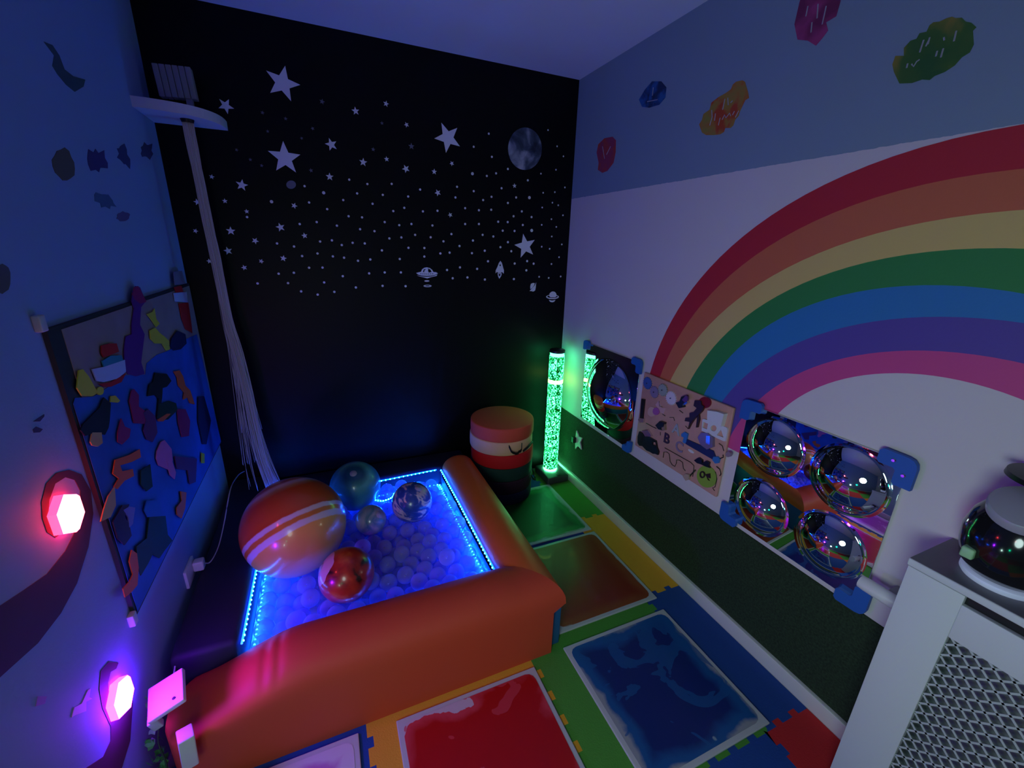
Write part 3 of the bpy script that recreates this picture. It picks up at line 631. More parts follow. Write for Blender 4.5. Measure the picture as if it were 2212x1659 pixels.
bplate('lock_side', [[(340, 720), (345, 790), (310, 800), (290, 780)]], mat('tan_block', (.3, .2, .15), .6), th=.012)
bplate('rocker_knob', [[(490, 450), (540, 440), (560, 380), (610, 365), (615, 430), (580, 470), (580, 510), (530, 520)]], BLACK, th=.018)
bplate('purple_cap', [[(545, 420), (590, 365), (615, 380), (615, 430), (575, 450)]], PURP, -.0345, th=.006)
bplate('steel_tip', [[(575, 450), (620, 425), (635, 455), (600, 480), (580, 490)]], SILVER, th=.016)
bplate('red_reflector', [ell(825, 455, 75, 70, 20)], mat('dark_red_lens', (.25, .01, .01), .2), th=.006)
bplate('latch', [[(715, 425), (790, 430), (800, 480), (830, 500), (800, 560), (760, 600), (700, 660), (660, 720), (630, 780), (650, 690), (590, 680), (600, 640), (650, 640), (650, 580), (700, 570), (740, 520), (700, 490)]], DKB, th=.012)
bplate('latch_leg', [[(740, 640), (760, 600), (765, 660), (740, 760), (725, 760)]], DKB, th=.01)
bplate('white_switch_box', [[(895, 545), (1010, 560), (1100, 590), (1060, 745), (890, 690)]], WPLAST, th=.022)
bplate('shape_plate', [[(800, 660), (820, 655), (1095, 760), (1112, 785), (1085, 930), (1060, 930), (790, 800)], [(812, 690), (870, 715), (855, 785), (800, 760)], ell(938, 770, 38, 38, 16)[::1], [(1030, 785), (1062, 885), (975, 855)]], WPLAST, th=.007)
bplate('clear_castor', [[(755, 880), (800, 820), (880, 830), (940, 880), (940, 1000), (870, 1030), (790, 970)]], mat('smoky_plastic', (.2, .14, .28), .15), th=.014)
bplate('castor_bracket', [[(840, 860), (890, 870), (885, 975), (835, 955)]], SILVER, -.0305, th=.004)
bplate('blue_spanner_head', [[(540, 840), (580, 815), (620, 840), (610, 880), (600, 940), (580, 960), (555, 940), (570, 885), (540, 870)]], SKY, th=.008)
bplate('zip_strap', [[(600, 905), (930, 1050), (960, 1130), (930, 1160), (590, 965)]], NV, th=.006)
bplate('blue_buckle', [[(940, 1120), (990, 1120), (1015, 1150), (1000, 1200), (960, 1205), (925, 1160)]], SKY, th=.009)
bplate('white_oval', [ell(650, 1055, 42, 16, 14, rot=.6)], WPLAST, th=.003)
bplate('green_felt_disc', [ell(845, 1370, 118, 138, 26, rot=-.4)], LIME, th=.004)
bplate('shoe_lace_plate', [ell(790, 1345, 34, 44, 14), ell(790, 1345, 20, 28, 12)], DKB, -.0205, th=.004)
bplate('brown_loop', [[(830, 1340), (885, 1330), (890, 1390), (850, 1380), (880, 1420), (860, 1410)]], DKB, -.0205, th=.004)
bplate('black_hook', [[(700, 1165), (760, 1130), (800, 1160), (800, 1200), (850, 1170), (890, 1190), (880, 1230), (900, 1260), (840, 1240), (790, 1215), (740, 1200)]], BLACK, th=.01)
bplate('side_knob', [ell(1128, 1090, 32, 34, 12)], mat('mauve_knob', (.3, .2, .27), .5), th=.012)
bplate('wooden_peg', [[(565, 1360), (600, 1330), (640, 1340), (640, 1400), (600, 1415)]], mat('tan_wood', (.5, .36, .28), .6), th=.012)
def bwire(name, pts, r=.0016, m=BLACK, x=-.019):
    bm = bmesh.new(); tube(bm, [bq(a, b, x) for a, b in pts], r, 6); return fin(bm, name, m, bb, True)
bwire('maze_wire', [(300, 1135), (310, 1065), (345, 1065), (375, 1090), (385, 1180), (410, 1225), (445, 1245), (465, 1200), (465, 1165), (500, 1165), (540, 1195), (550, 1270), (575, 1300)])
bwire('maze_wire', [(320, 1015), (480, 1105), (640, 1195), (680, 1235), (675, 1300), (665, 1370)])
bwire('elastic_cord', [(700, 1290), (650, 1340), (620, 1380)], .003); bwire('elastic_cord', [(90, 710), (160, 750), (215, 775)])
bwire('elastic_cord', [(960, 1245), (1000, 1280), (1015, 1340), (1000, 1360)], .002); bwire('elastic_cord', [(945, 1310), (965, 1400), (940, 1500), (910, 1510), (935, 1545)], .0015)
bwire('elastic_cord', [(990, 960), (1030, 990), (1050, 1055)], .0015); bwire('elastic_cord', [(1040, 1100), (1045, 1130), (1000, 1150)], .002)
bwire('hook_wire', [(250, 440), (255, 500), (290, 510)], .0014); bwire('hook_wire', [(500, 550), (545, 585)], .0016); bwire('hook_wire', [(290, 595), (325, 620)], .0016)
bwire('hook_wire', [(380, 640), (430, 640), (440, 680)], .0014); bwire('hook_wire', [(265, 820), (265, 860)], .0014); bwire('hook_wire', [(575, 745), (610, 780)], .0014)
def letter(ch, px, py, size, m):
    cu = bpy.data.curves.new('letter', 'FONT'); cu.body = ch; cu.size = size; cu.extrude = .002; cu.offset = size * .02; cu.align_x = 'CENTER'; cu.align_y = 'CENTER'
    tmp = bpy.data.objects.new('tmp', cu); COL.objects.link(tmp); bpy.context.view_layer.update()
    me = bpy.data.meshes.new_from_object(tmp.evaluated_get(bpy.context.evaluated_depsgraph_get())); bpy.data.objects.remove(tmp)
    me.materials.clear(); c = bq(px, py, -.0185)
    # face -X, text right = -Y
    me.transform(Matrix(((0, 0, -1, c.x), (-1, 0, 0, c.y), (0, 1, 0, c.z), (0, 0, 0, 1))))
    o = link('letter_' + ch.lower(), me, m, bb); o['label'] = 'letter ' + ch; return o
letter('A', 462, 790, .068, mat('grey_letter', (.4, .44, .5), .5)); letter('B', 343, 905, .068, mat('plum_letter', (.05, .015, .06), .5)); letter('C', 500, 1005, .066, mat('mauve_letter', (.28, .2, .32), .5))

# ------------------------------------------------------------------ radiator cover and things on it
rc = empty('radiator_cover', (-.1, -2.55, 0), 'white radiator cover with diamond mesh front and grey top', 'radiator cover')
X0, X1, Y0, Y1, ZT = -.2, -.003, -3.12, -2.033, .82
bm = bmesh.new(); base = Vector(rc.location)
for lo, hi2 in [((X0, Y1 - .104, 0), (X0 + .018, Y1, ZT - .022)), ((X0, Y0, 0), (X0 + .018, Y0 + .1, ZT - .022)), ((X0, Y0 + .1, .684), (X0 + .018, Y1 - .104, .775)), ((X0, Y0 + .1, 0), (X0 + .018, Y1 - .104, .1)),
               ((X0 + .018, Y1 - .016, 0), (X1, Y1, ZT - .022)), ((X0 + .018, Y0, 0), (X1, Y0 + .016, ZT - .022))]:
    box(bm, Vector(lo) - base, Vector(hi2) - base, .0015)
fin(bm, 'cover_frame', mat('white_mdf', (.68, .72, .74), .5), rc, True, 30)
boxo('cover_top', (X0 - .003, Y0 - .008, ZT - .02), (X1, Y1 + .003, ZT - .0012), mat('white_mdf', (.68, .72, .74), .5), rc, .003)
boxo('top_surface', (X0 - .001, Y0 - .006, ZT - .002), (X1, Y1 + .001, ZT), GREYTOP, rc)['label'] = 'grey top surface'
boxo('heating_slot', (X0 + .012, Y0 + .1, .775), (X0 + .018, Y1 - .104, ZT - .02), BLACK, rc)['label'] = 'dark slot under the top'
boxo('radiator_panel', (-.16, Y0 + .08, .1), (-.08, Y1 - .09, .7), mat('grey_radiator', (.16, .18, .2), .5), rc, .01)
bm = bmesh.new(); ya, yb, za, zb = Y0 + .1, Y1 - .104, .1, .684; pitch = .031; w = .0023
for s in (1, -1):
    k = -80
    while k < 80:
        # line z = s*(y-yb)*1.0 + k*pitch + za
        c = k * pitch + za; pts = []
        y_lo, y_hi = ya, yb
        zl, zh = s * (y_lo - yb) + c, s * (y_hi - yb) + c
        # clip in z
        def ycut(z): return yb + (z - c) / s
        a, b = (y_lo, y_hi)
        ys_ = sorted([ycut(za), ycut(zb)]); a = max(a, ys_[0]); b = min(b, ys_[1])
        if b - a > .004:
            p, q = Vector((X0 + .004, a, s * (a - yb) + c)), Vector((X0 + .004, b, s * (b - yb) + c)); d = (q - p).normalized(); n = Vector((0, -d.z, d.y)) * w
            vs = [bm.verts.new(vv - base) for vv in (p - n, q - n, q + n, p + n, p - n + Vector((.0015, 0, 0)), q - n + Vector((.0015, 0, 0)), q + n + Vector((.0015, 0, 0)), p + n + Vector((.0015, 0, 0)))]
            for f in ((0, 1, 2, 3), (7, 6, 5, 4), (0, 4, 5, 1), (1, 5, 6, 2), (2, 6, 7, 3), (3, 7, 4, 0)): bm.faces.new([vs[i] for i in f])
        k += 1
fin(bm, 'mesh_grille', mat('grey_grille', (.5, .55, .57), .5), rc)['label'] = 'grey diamond mesh grille'
# round projector lamp
pj = empty('projector_lamp', (-.1, -2.15, ZT), 'black round projector lamp with cloudy lens and pale glowing base on the radiator cover', 'lamp')
bm = bmesh.new(); lathe(bm, [(0, .0), (.062, 0), (.066, .006), (.066, .014), (.06, .018), (0, .018)], 48); fin(bm, 'base_ring', mat('glow_ring', (.7, .75, .85), .4, emit=(.45, .55, 1), es=.18), pj, True, 40)
bm = bmesh.new(); lathe(bm, [(0, .0182), (.058, .0182), (.074, .035), (.084, .075), (.086, .11), (.078, .15), (.06, .182), (.035, .195), (0, .199)], 56); fin(bm, 'lamp_body', mat('gloss_black', (.01, .01, .012), .12, coat=.5), pj, True, 60)
ax = (Vector(CAM) - Vector((-.098, -2.165, .9))); ax = Vector((-.5, -.05, .86)).normalized()
M = Matrix.Translation(Vector((-.014, 0, .142)) + ax * .056) @ ax.to_track_quat('Z', 'Y').to_matrix().to_4x4()
bm = bmesh.new(); lathe(bm, [(.057, -.006), (.057, .012), (.053, .017), (.03, .021), (0, .022)], 40, M=M); fin(bm, 'lens', mat('cloudy_lens', (.36, .34, .42), .25), pj, True, 40)
bm = bmesh.new(); lathe(bm, [(0, .17), (.016, .17), (.016, .215), (.04, .228), (.088, .24), (.086, .25), (0, .262)], 40, c=(.042, -.02, 0)); fin(bm, 'top_knob', BLACK, pj, True, 50)
bm = bmesh.new(); box(bm, (-.086, .03, .055), (-.06, .052, .08), .004)
fin(bm, 'green_indicator', mat('pale_green_plastic', (.35, .65, .35), .4), pj, True, 40)
# pipe fitting beside the cover
t = empty('pipe_fitting', (-.07, -1.965, .60), 'short pale pipe fitting with dark clip beside the end of the radiator cover', 'pipe')
bm = bmesh.new(); M = Matrix.Rotation(PI / 2, 4, 'X')
lathe(bm, [(0, -.055), (.018, -.055), (.02, -.04), (.02, .05), (.016, .055), (0, .055)], 24, M=M); fin(bm, 'pipe_body', WPLAST, t, True, 40)
bm = bmesh.new(); box(bm, (-.024, -.062, -.022), (.024, -.04, .022), .005); tube(bm, [(-.005, -.056, -.02), (-.008, -.06, -.05)], .004, 6); fin(bm, 'dark_clip', BLACK, t, True, 40)
bm = bmesh.new(); box(bm, (.01, -.03, -.01), (.07, .0, .01), .003); fin(bm, 'wall_bracket', mat('grey_bracket', (.3, .3, .32), .4), t, True, 40)

# ------------------------------------------------------------------ corner shelf, light box, fibre optic waterfall
bm = bmesh.new(); zs = 1.945; th = .035; ol = [(-2.0, -.001), (-1.742, -.001)]
for i in range(1, 15):
    a = i / 15 * PI / 2; ol.append((-2.0 + .258 * math.cos(a) ** .75, -.001 - .238 * math.sin(a) ** .75))
ol.append((-2.0, -.24))
plate(bm, [[(x, y, zs) for x, y in ol]], (0, 0, 1), th); o = fin(bm, 'corner_shelf', mat('shelf_white', (.72, .74, .74), .5)); centred(o, (-1.93, -.08, zs)); tag(o, 'white rounded corner shelf high on the black wall', 'shelf')
lb = hit(375, 165, 1, -.07)
t = empty('light_engine', (lb.x, -.075, zs + th), 'small pale slatted box on a short foot on the corner shelf', 'light box')
bm = bmesh.new(); sl = mat('grey_slats', (.36, .34, .4), .6)
for i in range(6): box(bm, (-.052 + i * .021, -.02, .045), (-.033 + i * .021, .02, .155), .002)
box(bm, (-.05, -.012, .049), (.07, .012, .151)); 
for v in bm.verts: v.co = Matrix.Rotation(-.05, 3, 'Y') @ v.co
fin(bm, 'slatted_box', sl, t, True, 30)
boxo('box_foot', Vector((.03, -.012, 0)) + t.location, Vector((.052, .012, .052)) + t.location, sl, t)
FIB = mat('fibre_strand', (.34, .34, .40), .4, emit=(.55, .5, .85), es=.02)
fo = empty('fibre_optic_waterfall', (-1.865, -.12, zs), 'waterfall of pale fibre optic strands hanging from the corner shelf into the pit', 'lamp')
ctr = [(405, 262, -.13), (416, 320, -.13), (432, 400, -.13), (448, 480, -.13), (466, 560, -.135), (490, 680, -.14), (512, 760, -.15), (533, 850, -.165), (550, 930, -.18), (568, 995, -.20), (590, 1050, -.23)]
C3 = [hit(a, b, 1, y) for a, b, y in ctr]; base = fo.location; rd = random.Random(5)
bm = bmesh.new()
for s in range(110):
    loose = s > 56; a = rd.random() * 6.283; rr = math.sqrt(rd.random()) * .017; sp = rd.uniform(-.11, .05) if loose else rd.gauss(0, .012); sy = rd.uniform(-.03, .03); ph = rd.random() * 6
    tend = 1 if not loose else rd.uniform(.75, 1); P3 = []
    for i, c in enumerate(C3):
        u = i / (len(C3) - 1)
        if u > tend + .05: break
        f = max(0, (u - .35) / .65) ** 1.5
        P3.append(c - base + Vector((rr * math.cos(a) + sp * f + .003 * math.sin(ph + u * 17), rr * math.sin(a) * .7 + sy * f, 0)))
    P3 = spl(P3, 3); tube(bm, P3, .0019 if not loose else .0009, 5)
o = fin(bm, 'strands', FIB, fo, True); o['kind'] = 'stuff'
bm = bmesh.new(); lathe(bm, [(0, -.012), (.02, -.012), (.024, 0), (0, 0)], 20, c=tuple(C3[0].xy - base.xy) + (0,)); fin(bm, 'strand_socket', BLACK, fo, True, 40)
# socket with plug, and its cable
so = empty('wall_socket', (XL, -.745, .28), 'white double wall socket with plug low on the left wall', 'socket')
boxo('socket_plate', (XL, -.80, .262), (XL + .01, -.70, .335), WPLAST, so, .003)
boxo('plug', (XL + .01, -.735, .28), (XL + .045, -.70, .32), WPLAST, so, .006)
bm = bmesh.new(); boxl = [(437, 1235, -1.945), (455, 1213, -1.93), (472, 1180, -1.91), (484, 1130, -1.89), (492, 1085, -1.87), (500, 1050, -1.86), (515, 1026, -1.87), (528, 1018, -1.87)]
pp = [hit(a, b, 0, x) for a, b, x in boxl]; pp = [Vector((XL + .045, -.715, .30))] + pp[1:]
tube(bm, spl(pp, 5), .0022, 6); o = fin(bm, 'power_cable', mat('grey_cable', (.3, .32, .3), .5)); centred(o, pp[0]); tag(o, 'thin pale cable looping from the wall socket up beside the fibre strands', 'cable')

# ------------------------------------------------------------------ left wall: sea board, tree, lamps, decals
sb = empty('sea_board', (XL, -.6, .5), 'painted sea scene board with cut-out sea creatures on the left wall', 'wall board')
SAND = mat('sand_paint', (.32, .24, .24), .8, var=.1); SEA = mat('sea_blue_paint', (.02, .11, .5), .7, var=.25, vscale=5); EDG = mat('board_edge', (.02, .025, .03), .7)
boxo('board_backing', (XL + .0005, -1.175, .5), (XL + .01, -.012, 1.3), EDG, sb)
Z4 = (60, 580, 3.95); Z7 = (100, 940, 3.95)
def zq(z, L): return [(z[0] + a / z[2], z[1] + b / z[2]) for a, b in L]
def wl(y, z): return (y, z)
SBN = [0]
def sbp(name, loops, m, off=.0115, th=.002, z=Z4):
    SBN[0] += 1; o = decal(name, 'L', loops, m, th, off + SBN[0] * .00012, sb, z); return o
bm = bmesh.new(); plate(bm, [[Vector((XL + .01, y, z)) - sb.location for y, z in ((-1.12, .55), (-.02, .55), (-.02, 1.29), (-1.12, 1.29))]], (1, 0, 0), .001); fin(bm, 'sand_area', SAND, sb)
def inL(px, py, z=None):
    if z: px, py = z[0] + px / z[2], z[1] + py / z[2]
    p = hit(px, py, 0, XL + .011); return (max(-1.165, min(-.016, p.y)), max(.508, min(1.29, p.z)))
seal = [inL(*q, Z4) for q in [(345, 1180), (400, 1105), (560, 1092), (640, 1040), (830, 910), (1000, 905), (1010, 810), (1100, 735), (1200, 700), (1330, 610), (1440, 560)]] + [(-.016, .508), (-1.165, .508), (-1.165, .85)]
bm = bmesh.new(); plate(bm, [[Vector((XL + .0112, y, z)) - sb.location for y, z in seal]], (1, 0, 0), .001); fin(bm, 'sea_area', SEA, sb)
c = lambda n, *a: mat('sea_' + n, rgb(*a), .7)
PUR, YEL, RED, ORG, BLK, PNK, GRN, WHT, TEAL, CRM = c('purple', 95, 25, 130), c('yellow', 215, 205, 60), c('red', 190, 25, 30), c('orange', 235, 95, 40), c('black', 8, 8, 12), c('pink', 225, 110, 170), c('green', 20, 80, 40), c('white', 190, 200, 235), c('teal', 50, 140, 165), c('cream', 205, 160, 100)
MAG = c('magenta', 150, 20, 90); DKG = c('dark_green', 10, 50, 25); DNV = c('navy', 10, 15, 70)
for nm, L, m in [('castle_tower', [(890, 200), (915, 150), (950, 160), (1000, 280), (960, 330), (950, 480), (990, 560), (975, 680), (960, 800), (990, 900), (920, 920), (850, 900), (820, 850), (815, 700), (830, 580), (880, 560), (880, 480), (900, 340), (880, 280)], PUR),
                 ('castle_roof', [(885, 220), (905, 160), (935, 150), (980, 230), (1005, 285), (950, 300), (900, 260)], MAG),
                 ('lighthouse_top', [(1240, 30), (1310, 20), (1340, 130), (1250, 140)], c('grey', 130, 130, 160)), ('lighthouse_band', [(1245, 160), (1305, 145), (1320, 200), (1260, 205)], RED),
                 ('lighthouse_wall', [(1240, 210), (1350, 200), (1360, 290), (1250, 280)], WHT), ('lighthouse_stripe', [(1285, 300), (1365, 290), (1385, 420), (1400, 550), (1345, 520), (1310, 430)], RED),
                 ('sun_fish', [(1010, 390), (1060, 370), (1075, 340), (1090, 430), (1120, 470), (1090, 500), (1050, 440)], YEL), ('yellow_fish', [(1035, 530), (1080, 505), (1120, 550), (1160, 580), (1200, 620), (1205, 690), (1175, 700), (1140, 640), (1080, 640), (1040, 600)], YEL),
                 ('boat_sail', [(620, 660), (690, 640), (750, 640), (770, 710), (640, 760), (620, 720)], RED), ('boat_cabin', [(625, 790), (700, 745), (790, 740), (810, 790), (700, 840), (640, 840)], TEAL),
                 ('boat_body', [(540, 860), (640, 840), (820, 780), (830, 880), (760, 940), (640, 970), (580, 960)], WHT), ('boat_keel', [(600, 985), (700, 970), (830, 895), (790, 970), (700, 1010), (640, 1010)], RED),
                 ('mermaid_hair', [(425, 870), (460, 860), (510, 920), (560, 1010), (590, 1060), (540, 1090), (450, 1085), (410, 1020)], YEL), ('small_yellow_fish', ell(610, 1045, 30, 36, 12), YEL), ('lemon_shell', [(695, 1140), (700, 1090), (740, 1085), (780, 1130), (760, 1145)], YEL),
                 ('dark_whale', [(1220, 600), (1270, 530), (1340, 560), (1350, 640), (1300, 690), (1240, 700), (1210, 660)], DNV), ('black_anchor', [(1080, 890), (1180, 900), (1220, 960), (1180, 1010), (1145, 1020), (1140, 1100), (1110, 1290), (1095, 1280), (1110, 1110), (1080, 1080), (1015, 1090), (1030, 990), (1060, 970)], BLK),
                 ('orange_seahorse', [(1240, 880), (1290, 870), (1320, 920), (1340, 1000), (1380, 1040), (1400, 1100), (1420, 1160), (1380, 1150), (1360, 1100), (1320, 1120), (1330, 1060), (1280, 1000), (1270, 930)], ORG),
                 ('red_coral', [(880, 1040), (900, 1030), (940, 1080), (940, 1180), (1000, 1220), (1060, 1260), (1050, 1330), (900, 1320), (880, 1220), (860, 1130)], MAG), ('green_crab', [(1110, 1160), (1200, 1130), (1260, 1150), (1270, 1210), (1190, 1290), (1150, 1290), (1110, 1290)], DKG),
                 ('orange_claw', [(1100, 1290), (1180, 1240), (1215, 1240), (1150, 1305), (1110, 1305)], ORG), ('red_weed', [(1270, 1200), (1340, 1200), (1380, 1300), (1370, 1430), (1310, 1440), (1280, 1320)], MAG),
                 ('dark_rock', [(460, 1330), (600, 1190), (640, 1100), (700, 1150), (690, 1300), (680, 1360), (650, 1420), (560, 1400), (480, 1430), (440, 1380)], BLK), ('tan_face', [(525, 1480), (540, 1400), (620, 1400), (630, 1490), (590, 1520), (540, 1510)], CRM),
                 ('plum_fish', [(760, 1400), (790, 1280), (820, 1350), (870, 1370), (860, 1440), (800, 1500), (760, 1480)], MAG), ('striped_fish', [(980, 1230), (1020, 1200), (1080, 1260), (1100, 1400), (1060, 1480), (1010, 1460), (980, 1380), (1000, 1300)], c('plum', 100, 40, 100)),
                 ('pink_jellyfish', [(1095, 1560), (1130, 1480), (1160, 1465), (1220, 1540), (1230, 1640), (1200, 1720), (1110, 1680), (1090, 1620)], PNK), ('kelp', [(1450, 1100), (1500, 1090), (1560, 1300), (1520, 1500), (1490, 1500), (1450, 1300)], DNV)]:
    sbp(nm, [L], m, .0125, .0025)
for nm, L, m in [('orange_lobster', [(580, 210), (700, 170), (790, 120), (800, 190), (720, 230), (620, 260), (640, 310), (730, 290), (740, 350), (660, 390), (600, 460), (570, 440), (610, 370), (560, 330)], ORG), ('cream_shell', [(575, 440), (585, 600), (540, 700), (455, 740), (480, 640), (520, 520)], CRM),
                 ('pink_tail', [(1020, 220), (1070, 230), (1100, 320), (1090, 375), (1050, 340)], PNK), ('plum_weed', [(1090, 180), (1280, 200), (1270, 400), (1220, 420), (1200, 300), (1110, 290)], c('plum', 100, 40, 100)), ('yellow_seaweed', [(1320, 150), (1345, 160), (1345, 240), (1320, 240)], YEL),
                 ('orange_fish', [(1140, 480), (1190, 490), (1180, 620), (1150, 710), (1110, 680), (1105, 620), (1150, 560)], ORG), ('green_weed', [(870, 700), (1010, 690), (1030, 850), (1070, 900), (1000, 990), (960, 1050), (900, 1020), (860, 1100), (800, 1200), (770, 1100), (760, 950), (850, 880)], DKG),
                 ('brown_seal', [(560, 740), (640, 600), (700, 590), (660, 700), (700, 760), (720, 860), (660, 940), (600, 880)], c('brown', 45, 20, 50)), ('orange_starfish', [(720, 980), (765, 1010), (780, 1130), (770, 1280), (720, 1340), (665, 1385), (645, 1310), (700, 1250), (730, 1190), (700, 1080)], ORG),
                 ('teal_rock', [(850, 560), (960, 560), (980, 690), (860, 700), (830, 640)], c('mid_blue', 30, 100, 190)), ('dark_weed', [(800, 300), (880, 250), (900, 440), (850, 480), (800, 420)], DKG), ('lilac_fish', [(650, 640), (700, 610), (750, 620), (730, 760), (700, 790), (690, 700)], c('lilac', 130, 120, 190))]:
    sbp(nm, [L], m, .0125, .0025, Z7)
for (py, pz), lab in (((-1.185, 1.315), 'small pale clip at the upper left corner of the sea board'), ((-1.187, .505), 'small pale clip at the lower left corner of the sea board')):
    o = boxo('board_clip', (XL - .0004, py - .012, pz - .018), (XL + .014, py + .012, pz + .018), mat('pale_clip', (.55, .6, .6), .5), org=(XL, py, pz), bev=.003); tag(o, lab, 'clip')
TRK = mat('plum_brown_tree_paint', (.075, .022, .045), .7)
tag(decal('painted_branch', 'L', [[(-60, 1345), (0, 1308), (50, 1275), (100, 1240), (140, 1190), (165, 1140), (172, 1100), (172, 1060), (160, 1037), (140, 1031), (118, 1045), (105, 1080), (103, 1110), (115, 1128), (135, 1125), (142, 1135), (135, 1150), (118, 1162), (100, 1150), (90, 1120), (88, 1085), (98, 1045), (120, 1022), (148, 1015), (175, 1025), (195, 1060), (200, 1110), (190, 1180), (165, 1260), (130, 1325), (80, 1390), (0, 1462), (-60, 1520)]], TRK),
    'dark plum painted tree branch curling round the red lamp', 'wall painting')
tag(decal('painted_branch', 'L', [[(150, 1720), (185, 1659), (222, 1635), (238, 1600), (238, 1570), (220, 1530), (213, 1490), (216, 1450), (233, 1430), (255, 1432), (250, 1445), (238, 1452), (232, 1475), (236, 1515), (252, 1522), (286, 1492), (285, 1530), (280, 1600), (262, 1659), (245, 1720)]], TRK),
    'dark plum painted tree branch curling round the violet lamp', 'wall painting')
def hexlamp(y, z, r, col, es, label, th=.024, rot=0, halo=None):
    t = empty('hexagon_lamp', (XL - .0004, y, z), label, 'lamp')
    def ring(rr, x): return [(x, rr * math.cos(PI / 6 + rot + i * PI / 3), rr * math.sin(PI / 6 + rot + i * PI / 3)) for i in range(6)]
    bm = bmesh.new(); plate(bm, [ring(r, 0)], (1, 0, 0), th * .7); fin(bm, 'lamp_housing', mat('housing_%s' % label.split()[0], (.7, .68, .7), .4, emit=halo or col, es=es * .35), t)
    bm = bmesh.new(); A = [bm.verts.new(p) for p in ring(r * .99, th * .7 + .0005)]; B = [bm.verts.new(p) for p in ring(r * .86, th)]
    for i in range(6): bm.faces.new((A[i], A[(i + 1) % 6], B[(i + 1) % 6], B[i]))
    bm.faces.new(B); bm.faces.new(A[::-1]); fin(bm, 'glowing_cover', mat('glow_%s' % label.split()[0], (.8, .8, .8), .4, emit=col, es=es), t); return t
hexlamp(-1.309, .918, .048, (1, .05, .07), 34, 'red glowing hexagon lamp inside the painted curl on the left wall', halo=(1, .01, .04))
hexlamp(-1.342, .408, .047, (.24, .008, 1), 160, 'violet glowing hexagon lamp above the corner of the ball pit', halo=(.2, .005, 1))
hexlamp(-1.93, .36, .05, (.62, 1, .85), 32, 'white glowing hexagon lamp further along the left wall')
hexlamp(-2.45, 1.15, .05, (1, .06, .06), 7, 'orange red glowing hexagon lamp further along the left wall')
hexlamp(-2.35, .55, .05, (.0, 1, .45), 22, 'green glowing hexagon lamp further along the left wall')
# small painted motifs
def motif(name, px, py, rx, ry, col, label, z=None, seed=1, jit=.25, rot=0):
    o = decal(name, 'L', [ell(px, py, rx, ry, 16, rot, jit, seed)], mat('motif_%d' % seed, col, .7), z=z); return tag(o, label, 'wall decoration')
D1 = Z1
motif('painted_blot', 365, 950, 62, 95, (.13, .12, .1), 'dark ochre oval blot on the upper left wall', D1, 11, .12, -.2)
motif('painted_bird', 560, 930, 48, 78, (.06, .05, .2), 'dark navy ragged painted bird right of the ochre oval blot', D1, 12, .45, -.4)
motif('painted_bird', 710, 900, 30, 70, (.05, .06, .2), 'thin dark painted bird second right of the ochre oval blot', D1, 13, .45, -.3)
motif('painted_bird', 848, 870, 34, 44, (.06, .06, .16), 'small dark painted bird nearest the black wall', D1, 14, .35)
motif('painted_cloud', 605, 1160, 60, 36, (.08, .16, .3), 'small grey green painted patch low on the upper left wall', D1, 15, .25, .5)
motif('painted_cloud', 708, 1252, 38, 28, (.14, .12, .28), 'small mauve painted patch above the sea board', D1, 16, .2)
motif('painted_blot', 10, 1610, 45, 85, (.12, .12, .12), 'dark round blot cut by the left edge of view', D1, 17, .08)
o = decal('painted_moon', 'L', [[(250, 240), (300, 260), (340, 320), (370, 400), (420, 440), (490, 460), (480, 500), (430, 530), (380, 490), (330, 430), (300, 380), (310, 320)]], mat('moon_dark', (.05, .1, .14), .7), z=D1); tag(o, 'dark crescent shaped smear high on the left wall', 'wall decoration')
ZL = (0, 580, 3.19)
for L, lab, cc in [([(225, 1055), (300, 1005), (300, 1020), (270, 1055)], 'small dark bird painted above the red lamp, upper of two', (.05, .04, .14)), ([(222, 1110), (245, 1090), (290, 1108), (270, 1130), (230, 1132)], 'small dark bird painted above the red lamp, lower of two', (.04, .04, .12))]:
    tag(decal('painted_bird', 'L', [L], mat('bird_dark', cc, .7), z=ZL), lab, 'wall decoration')
Z3 = (0, 1000, 2.517)
tag(decal('butterfly_decal', 'L', [[(440, 1310), (475, 1235), (490, 1228), (482, 1275), (498, 1282), (465, 1300), (465, 1350), (400, 1375), (385, 1385), (400, 1330)]], mat('pale_pink_decal', (.7, .45, .6), .6), z=Z3), 'pale pink bird shaped decal beside the violet lamp', 'wall decoration')
tag(decal('bird_decal', 'L', [[(190, 1325), (200, 1270), (250, 1270), (240, 1310)]], mat('lilac_decal', (.4, .2, .5), .6), z=Z3), 'dim lilac decal left of the pink bird decal', 'wall decoration')

# ------------------------------------------------------------------ small things by the pit's front left corner
o = boxo('white_block', (-.018, -.022, 0), (.018, .022, .105), WPLAST, bev=.004); o.location = (-1.884, -1.3705, .148); o.rotation_euler = (0, .06, .35); tag(o, 'small upright white block at the left end of the red bolster', 'block')
t = empty('white_plate', (-1.925, -1.29, .315), 'flat tilted white plate above the left end of the red bolster', 'bracket'); t.rotation_euler = (.12, -.3, .2)
bm = bmesh.new(); box(bm, (-.042, -.05, -.008), (.042, .05, .008), .003); fin(bm, 'plate_body', WPLAST, t, True, 40)
bm = bmesh.new(); box(bm, (-.052, -.045, -.045), (-.03, -.025, -.0085), .003); fin(bm, 'plate_leg', mat('pale_green_leg', (.5, .62, .5), .5), t, True, 40)
bm = bmesh.new(); lathe(bm, [(0, .002), (.004, .002), (.004, 0)], 12, c=(.02, -.03, .0082)); fin(bm, 'screw_hole', BLACK, t)
bm = bmesh.new(); wp = [hit(383, 1400, 0, -1.965), hit(378, 1440, 0, -1.96), hit(372, 1490, 0, -1.95)]; tube(bm, spl(wp, 4), .0025, 6)
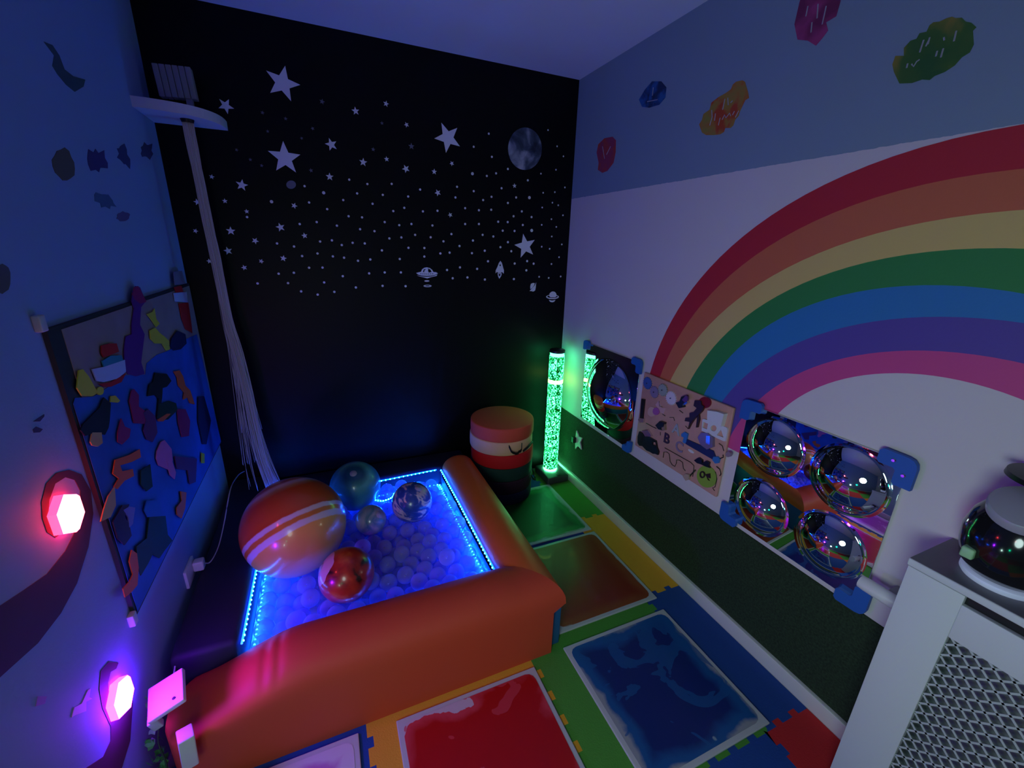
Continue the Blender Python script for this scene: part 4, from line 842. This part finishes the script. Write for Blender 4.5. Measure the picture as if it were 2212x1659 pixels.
o = fin(bm, 'lead_wire', WPLAST, None, True); centred(o, wp[1]); tag(o, 'thin white wire hanging behind the tilted white plate', 'cable')
iv = empty('ivy_garland', (-1.968, -1.32, .02), 'artificial ivy with bright green leaves between left wall and red bolster', 'plant')
bm = bmesh.new(); rd = random.Random(9)
tube(bm, spl([(0, .0, .0), (.004, .015, .07), (-.005, .03, .14), (.003, .05, .2), (0, .06, .25)], 5), .002, 6)
fin(bm, 'stem', mat('ivy_stem', (.03, .1, .03), .7), iv, True)
bm = bmesh.new()
for i in range(46):
    z = rd.uniform(.0, .25); p = Vector((rd.uniform(-.02, .004), z * .22 + rd.uniform(-.045, .045), z)); s = rd.uniform(.012, .02)
    R3 = Matrix.Rotation(rd.uniform(-1, 1), 3, 'Z') @ Matrix.Rotation(rd.uniform(-.9, .9), 3, 'X') @ Matrix.Rotation(rd.uniform(0, 6.3), 3, 'Y')
    sh = [(0, 0), (.5, .15), (.75, .6), (.35, .75), (0, 1.3), (-.35, .75), (-.75, .6), (-.5, .15)]
    vs = [bm.verts.new(p + R3 @ Vector((a * s, .12 * s * abs(a), b * s))) for a, b in sh]; bm.faces.new(vs[:5]); bm.faces.new([vs[0]] + vs[4:])
o = fin(bm, 'leaves', mat('ivy_leaf', (.06, .42, .06), .5), iv); o['kind'] = 'stuff'
o = boxo('pale_green_box', (-1.975, -1.45, .0), (-1.905, -1.352, .05), mat('pale_green_card', (.42, .62, .45), .6), org=(-1.94, -1.4, 0), bev=.003); tag(o, 'pale green low box on the floor under the left end of the red bolster', 'box')
bm = bmesh.new(); tube(bm, spl([(-1.85, -1.372, .0125), (-1.78, -1.378, .0125), (-1.72, -1.377, .0125), (-1.69, -1.395, .0125), (-1.73, -1.42, .0125)], 6), .0028, 6)
o = fin(bm, 'white_cable', WPLAST, None, True); centred(o, (-1.75, -1.38, .0097)); tag(o, 'white cable lying on the purple liquid tile by the bolster', 'cable')

# ------------------------------------------------------------------ light
def light(kind, name, loc, energy, col, size=.5, target=None, spread=None):
    l = bpy.data.lights.new(name, kind); l.energy = energy; l.color = col
    if kind == 'AREA': l.shape = 'RECTANGLE'; l.size = size; l.size_y = size * .7
    else: l.shadow_soft_size = size
    o = bpy.data.objects.new(name, l); COL.objects.link(o); o.location = loc
    if target: o.rotation_euler = (Vector(target) - Vector(loc)).to_track_quat('-Z', 'Y').to_euler()
    return o
dl = light('AREA', 'side_fill_light', (-1.8, -2.62, 1.1), 5.0, (.8, .95, 1.0), .5, (0, -1.5, .6)); dl.data.color = (.72, .98, .95); dl.data.shape = 'DISK'; dl.data.spread = math.radians(140)  # unseen fill light, added beside the camera to brighten the right wall
light('POINT', 'projector_glow', (-.03, -2.06, .9), .005, (1, .2, .7), .02)
w = bpy.data.worlds.new('w'); bpy.context.scene.world = w; w.use_nodes = True; w.node_tree.nodes['Background'].inputs[0].default_value = (.1, .15, .4, 1); w.node_tree.nodes['Background'].inputs[1].default_value = .02
sc = bpy.context.scene; sc.view_settings.view_transform = 'Standard'; sc.view_settings.look = 'None'; sc.view_settings.gamma = 1; sc.view_settings.use_curve_mapping = False; sc.view_settings.exposure = 0
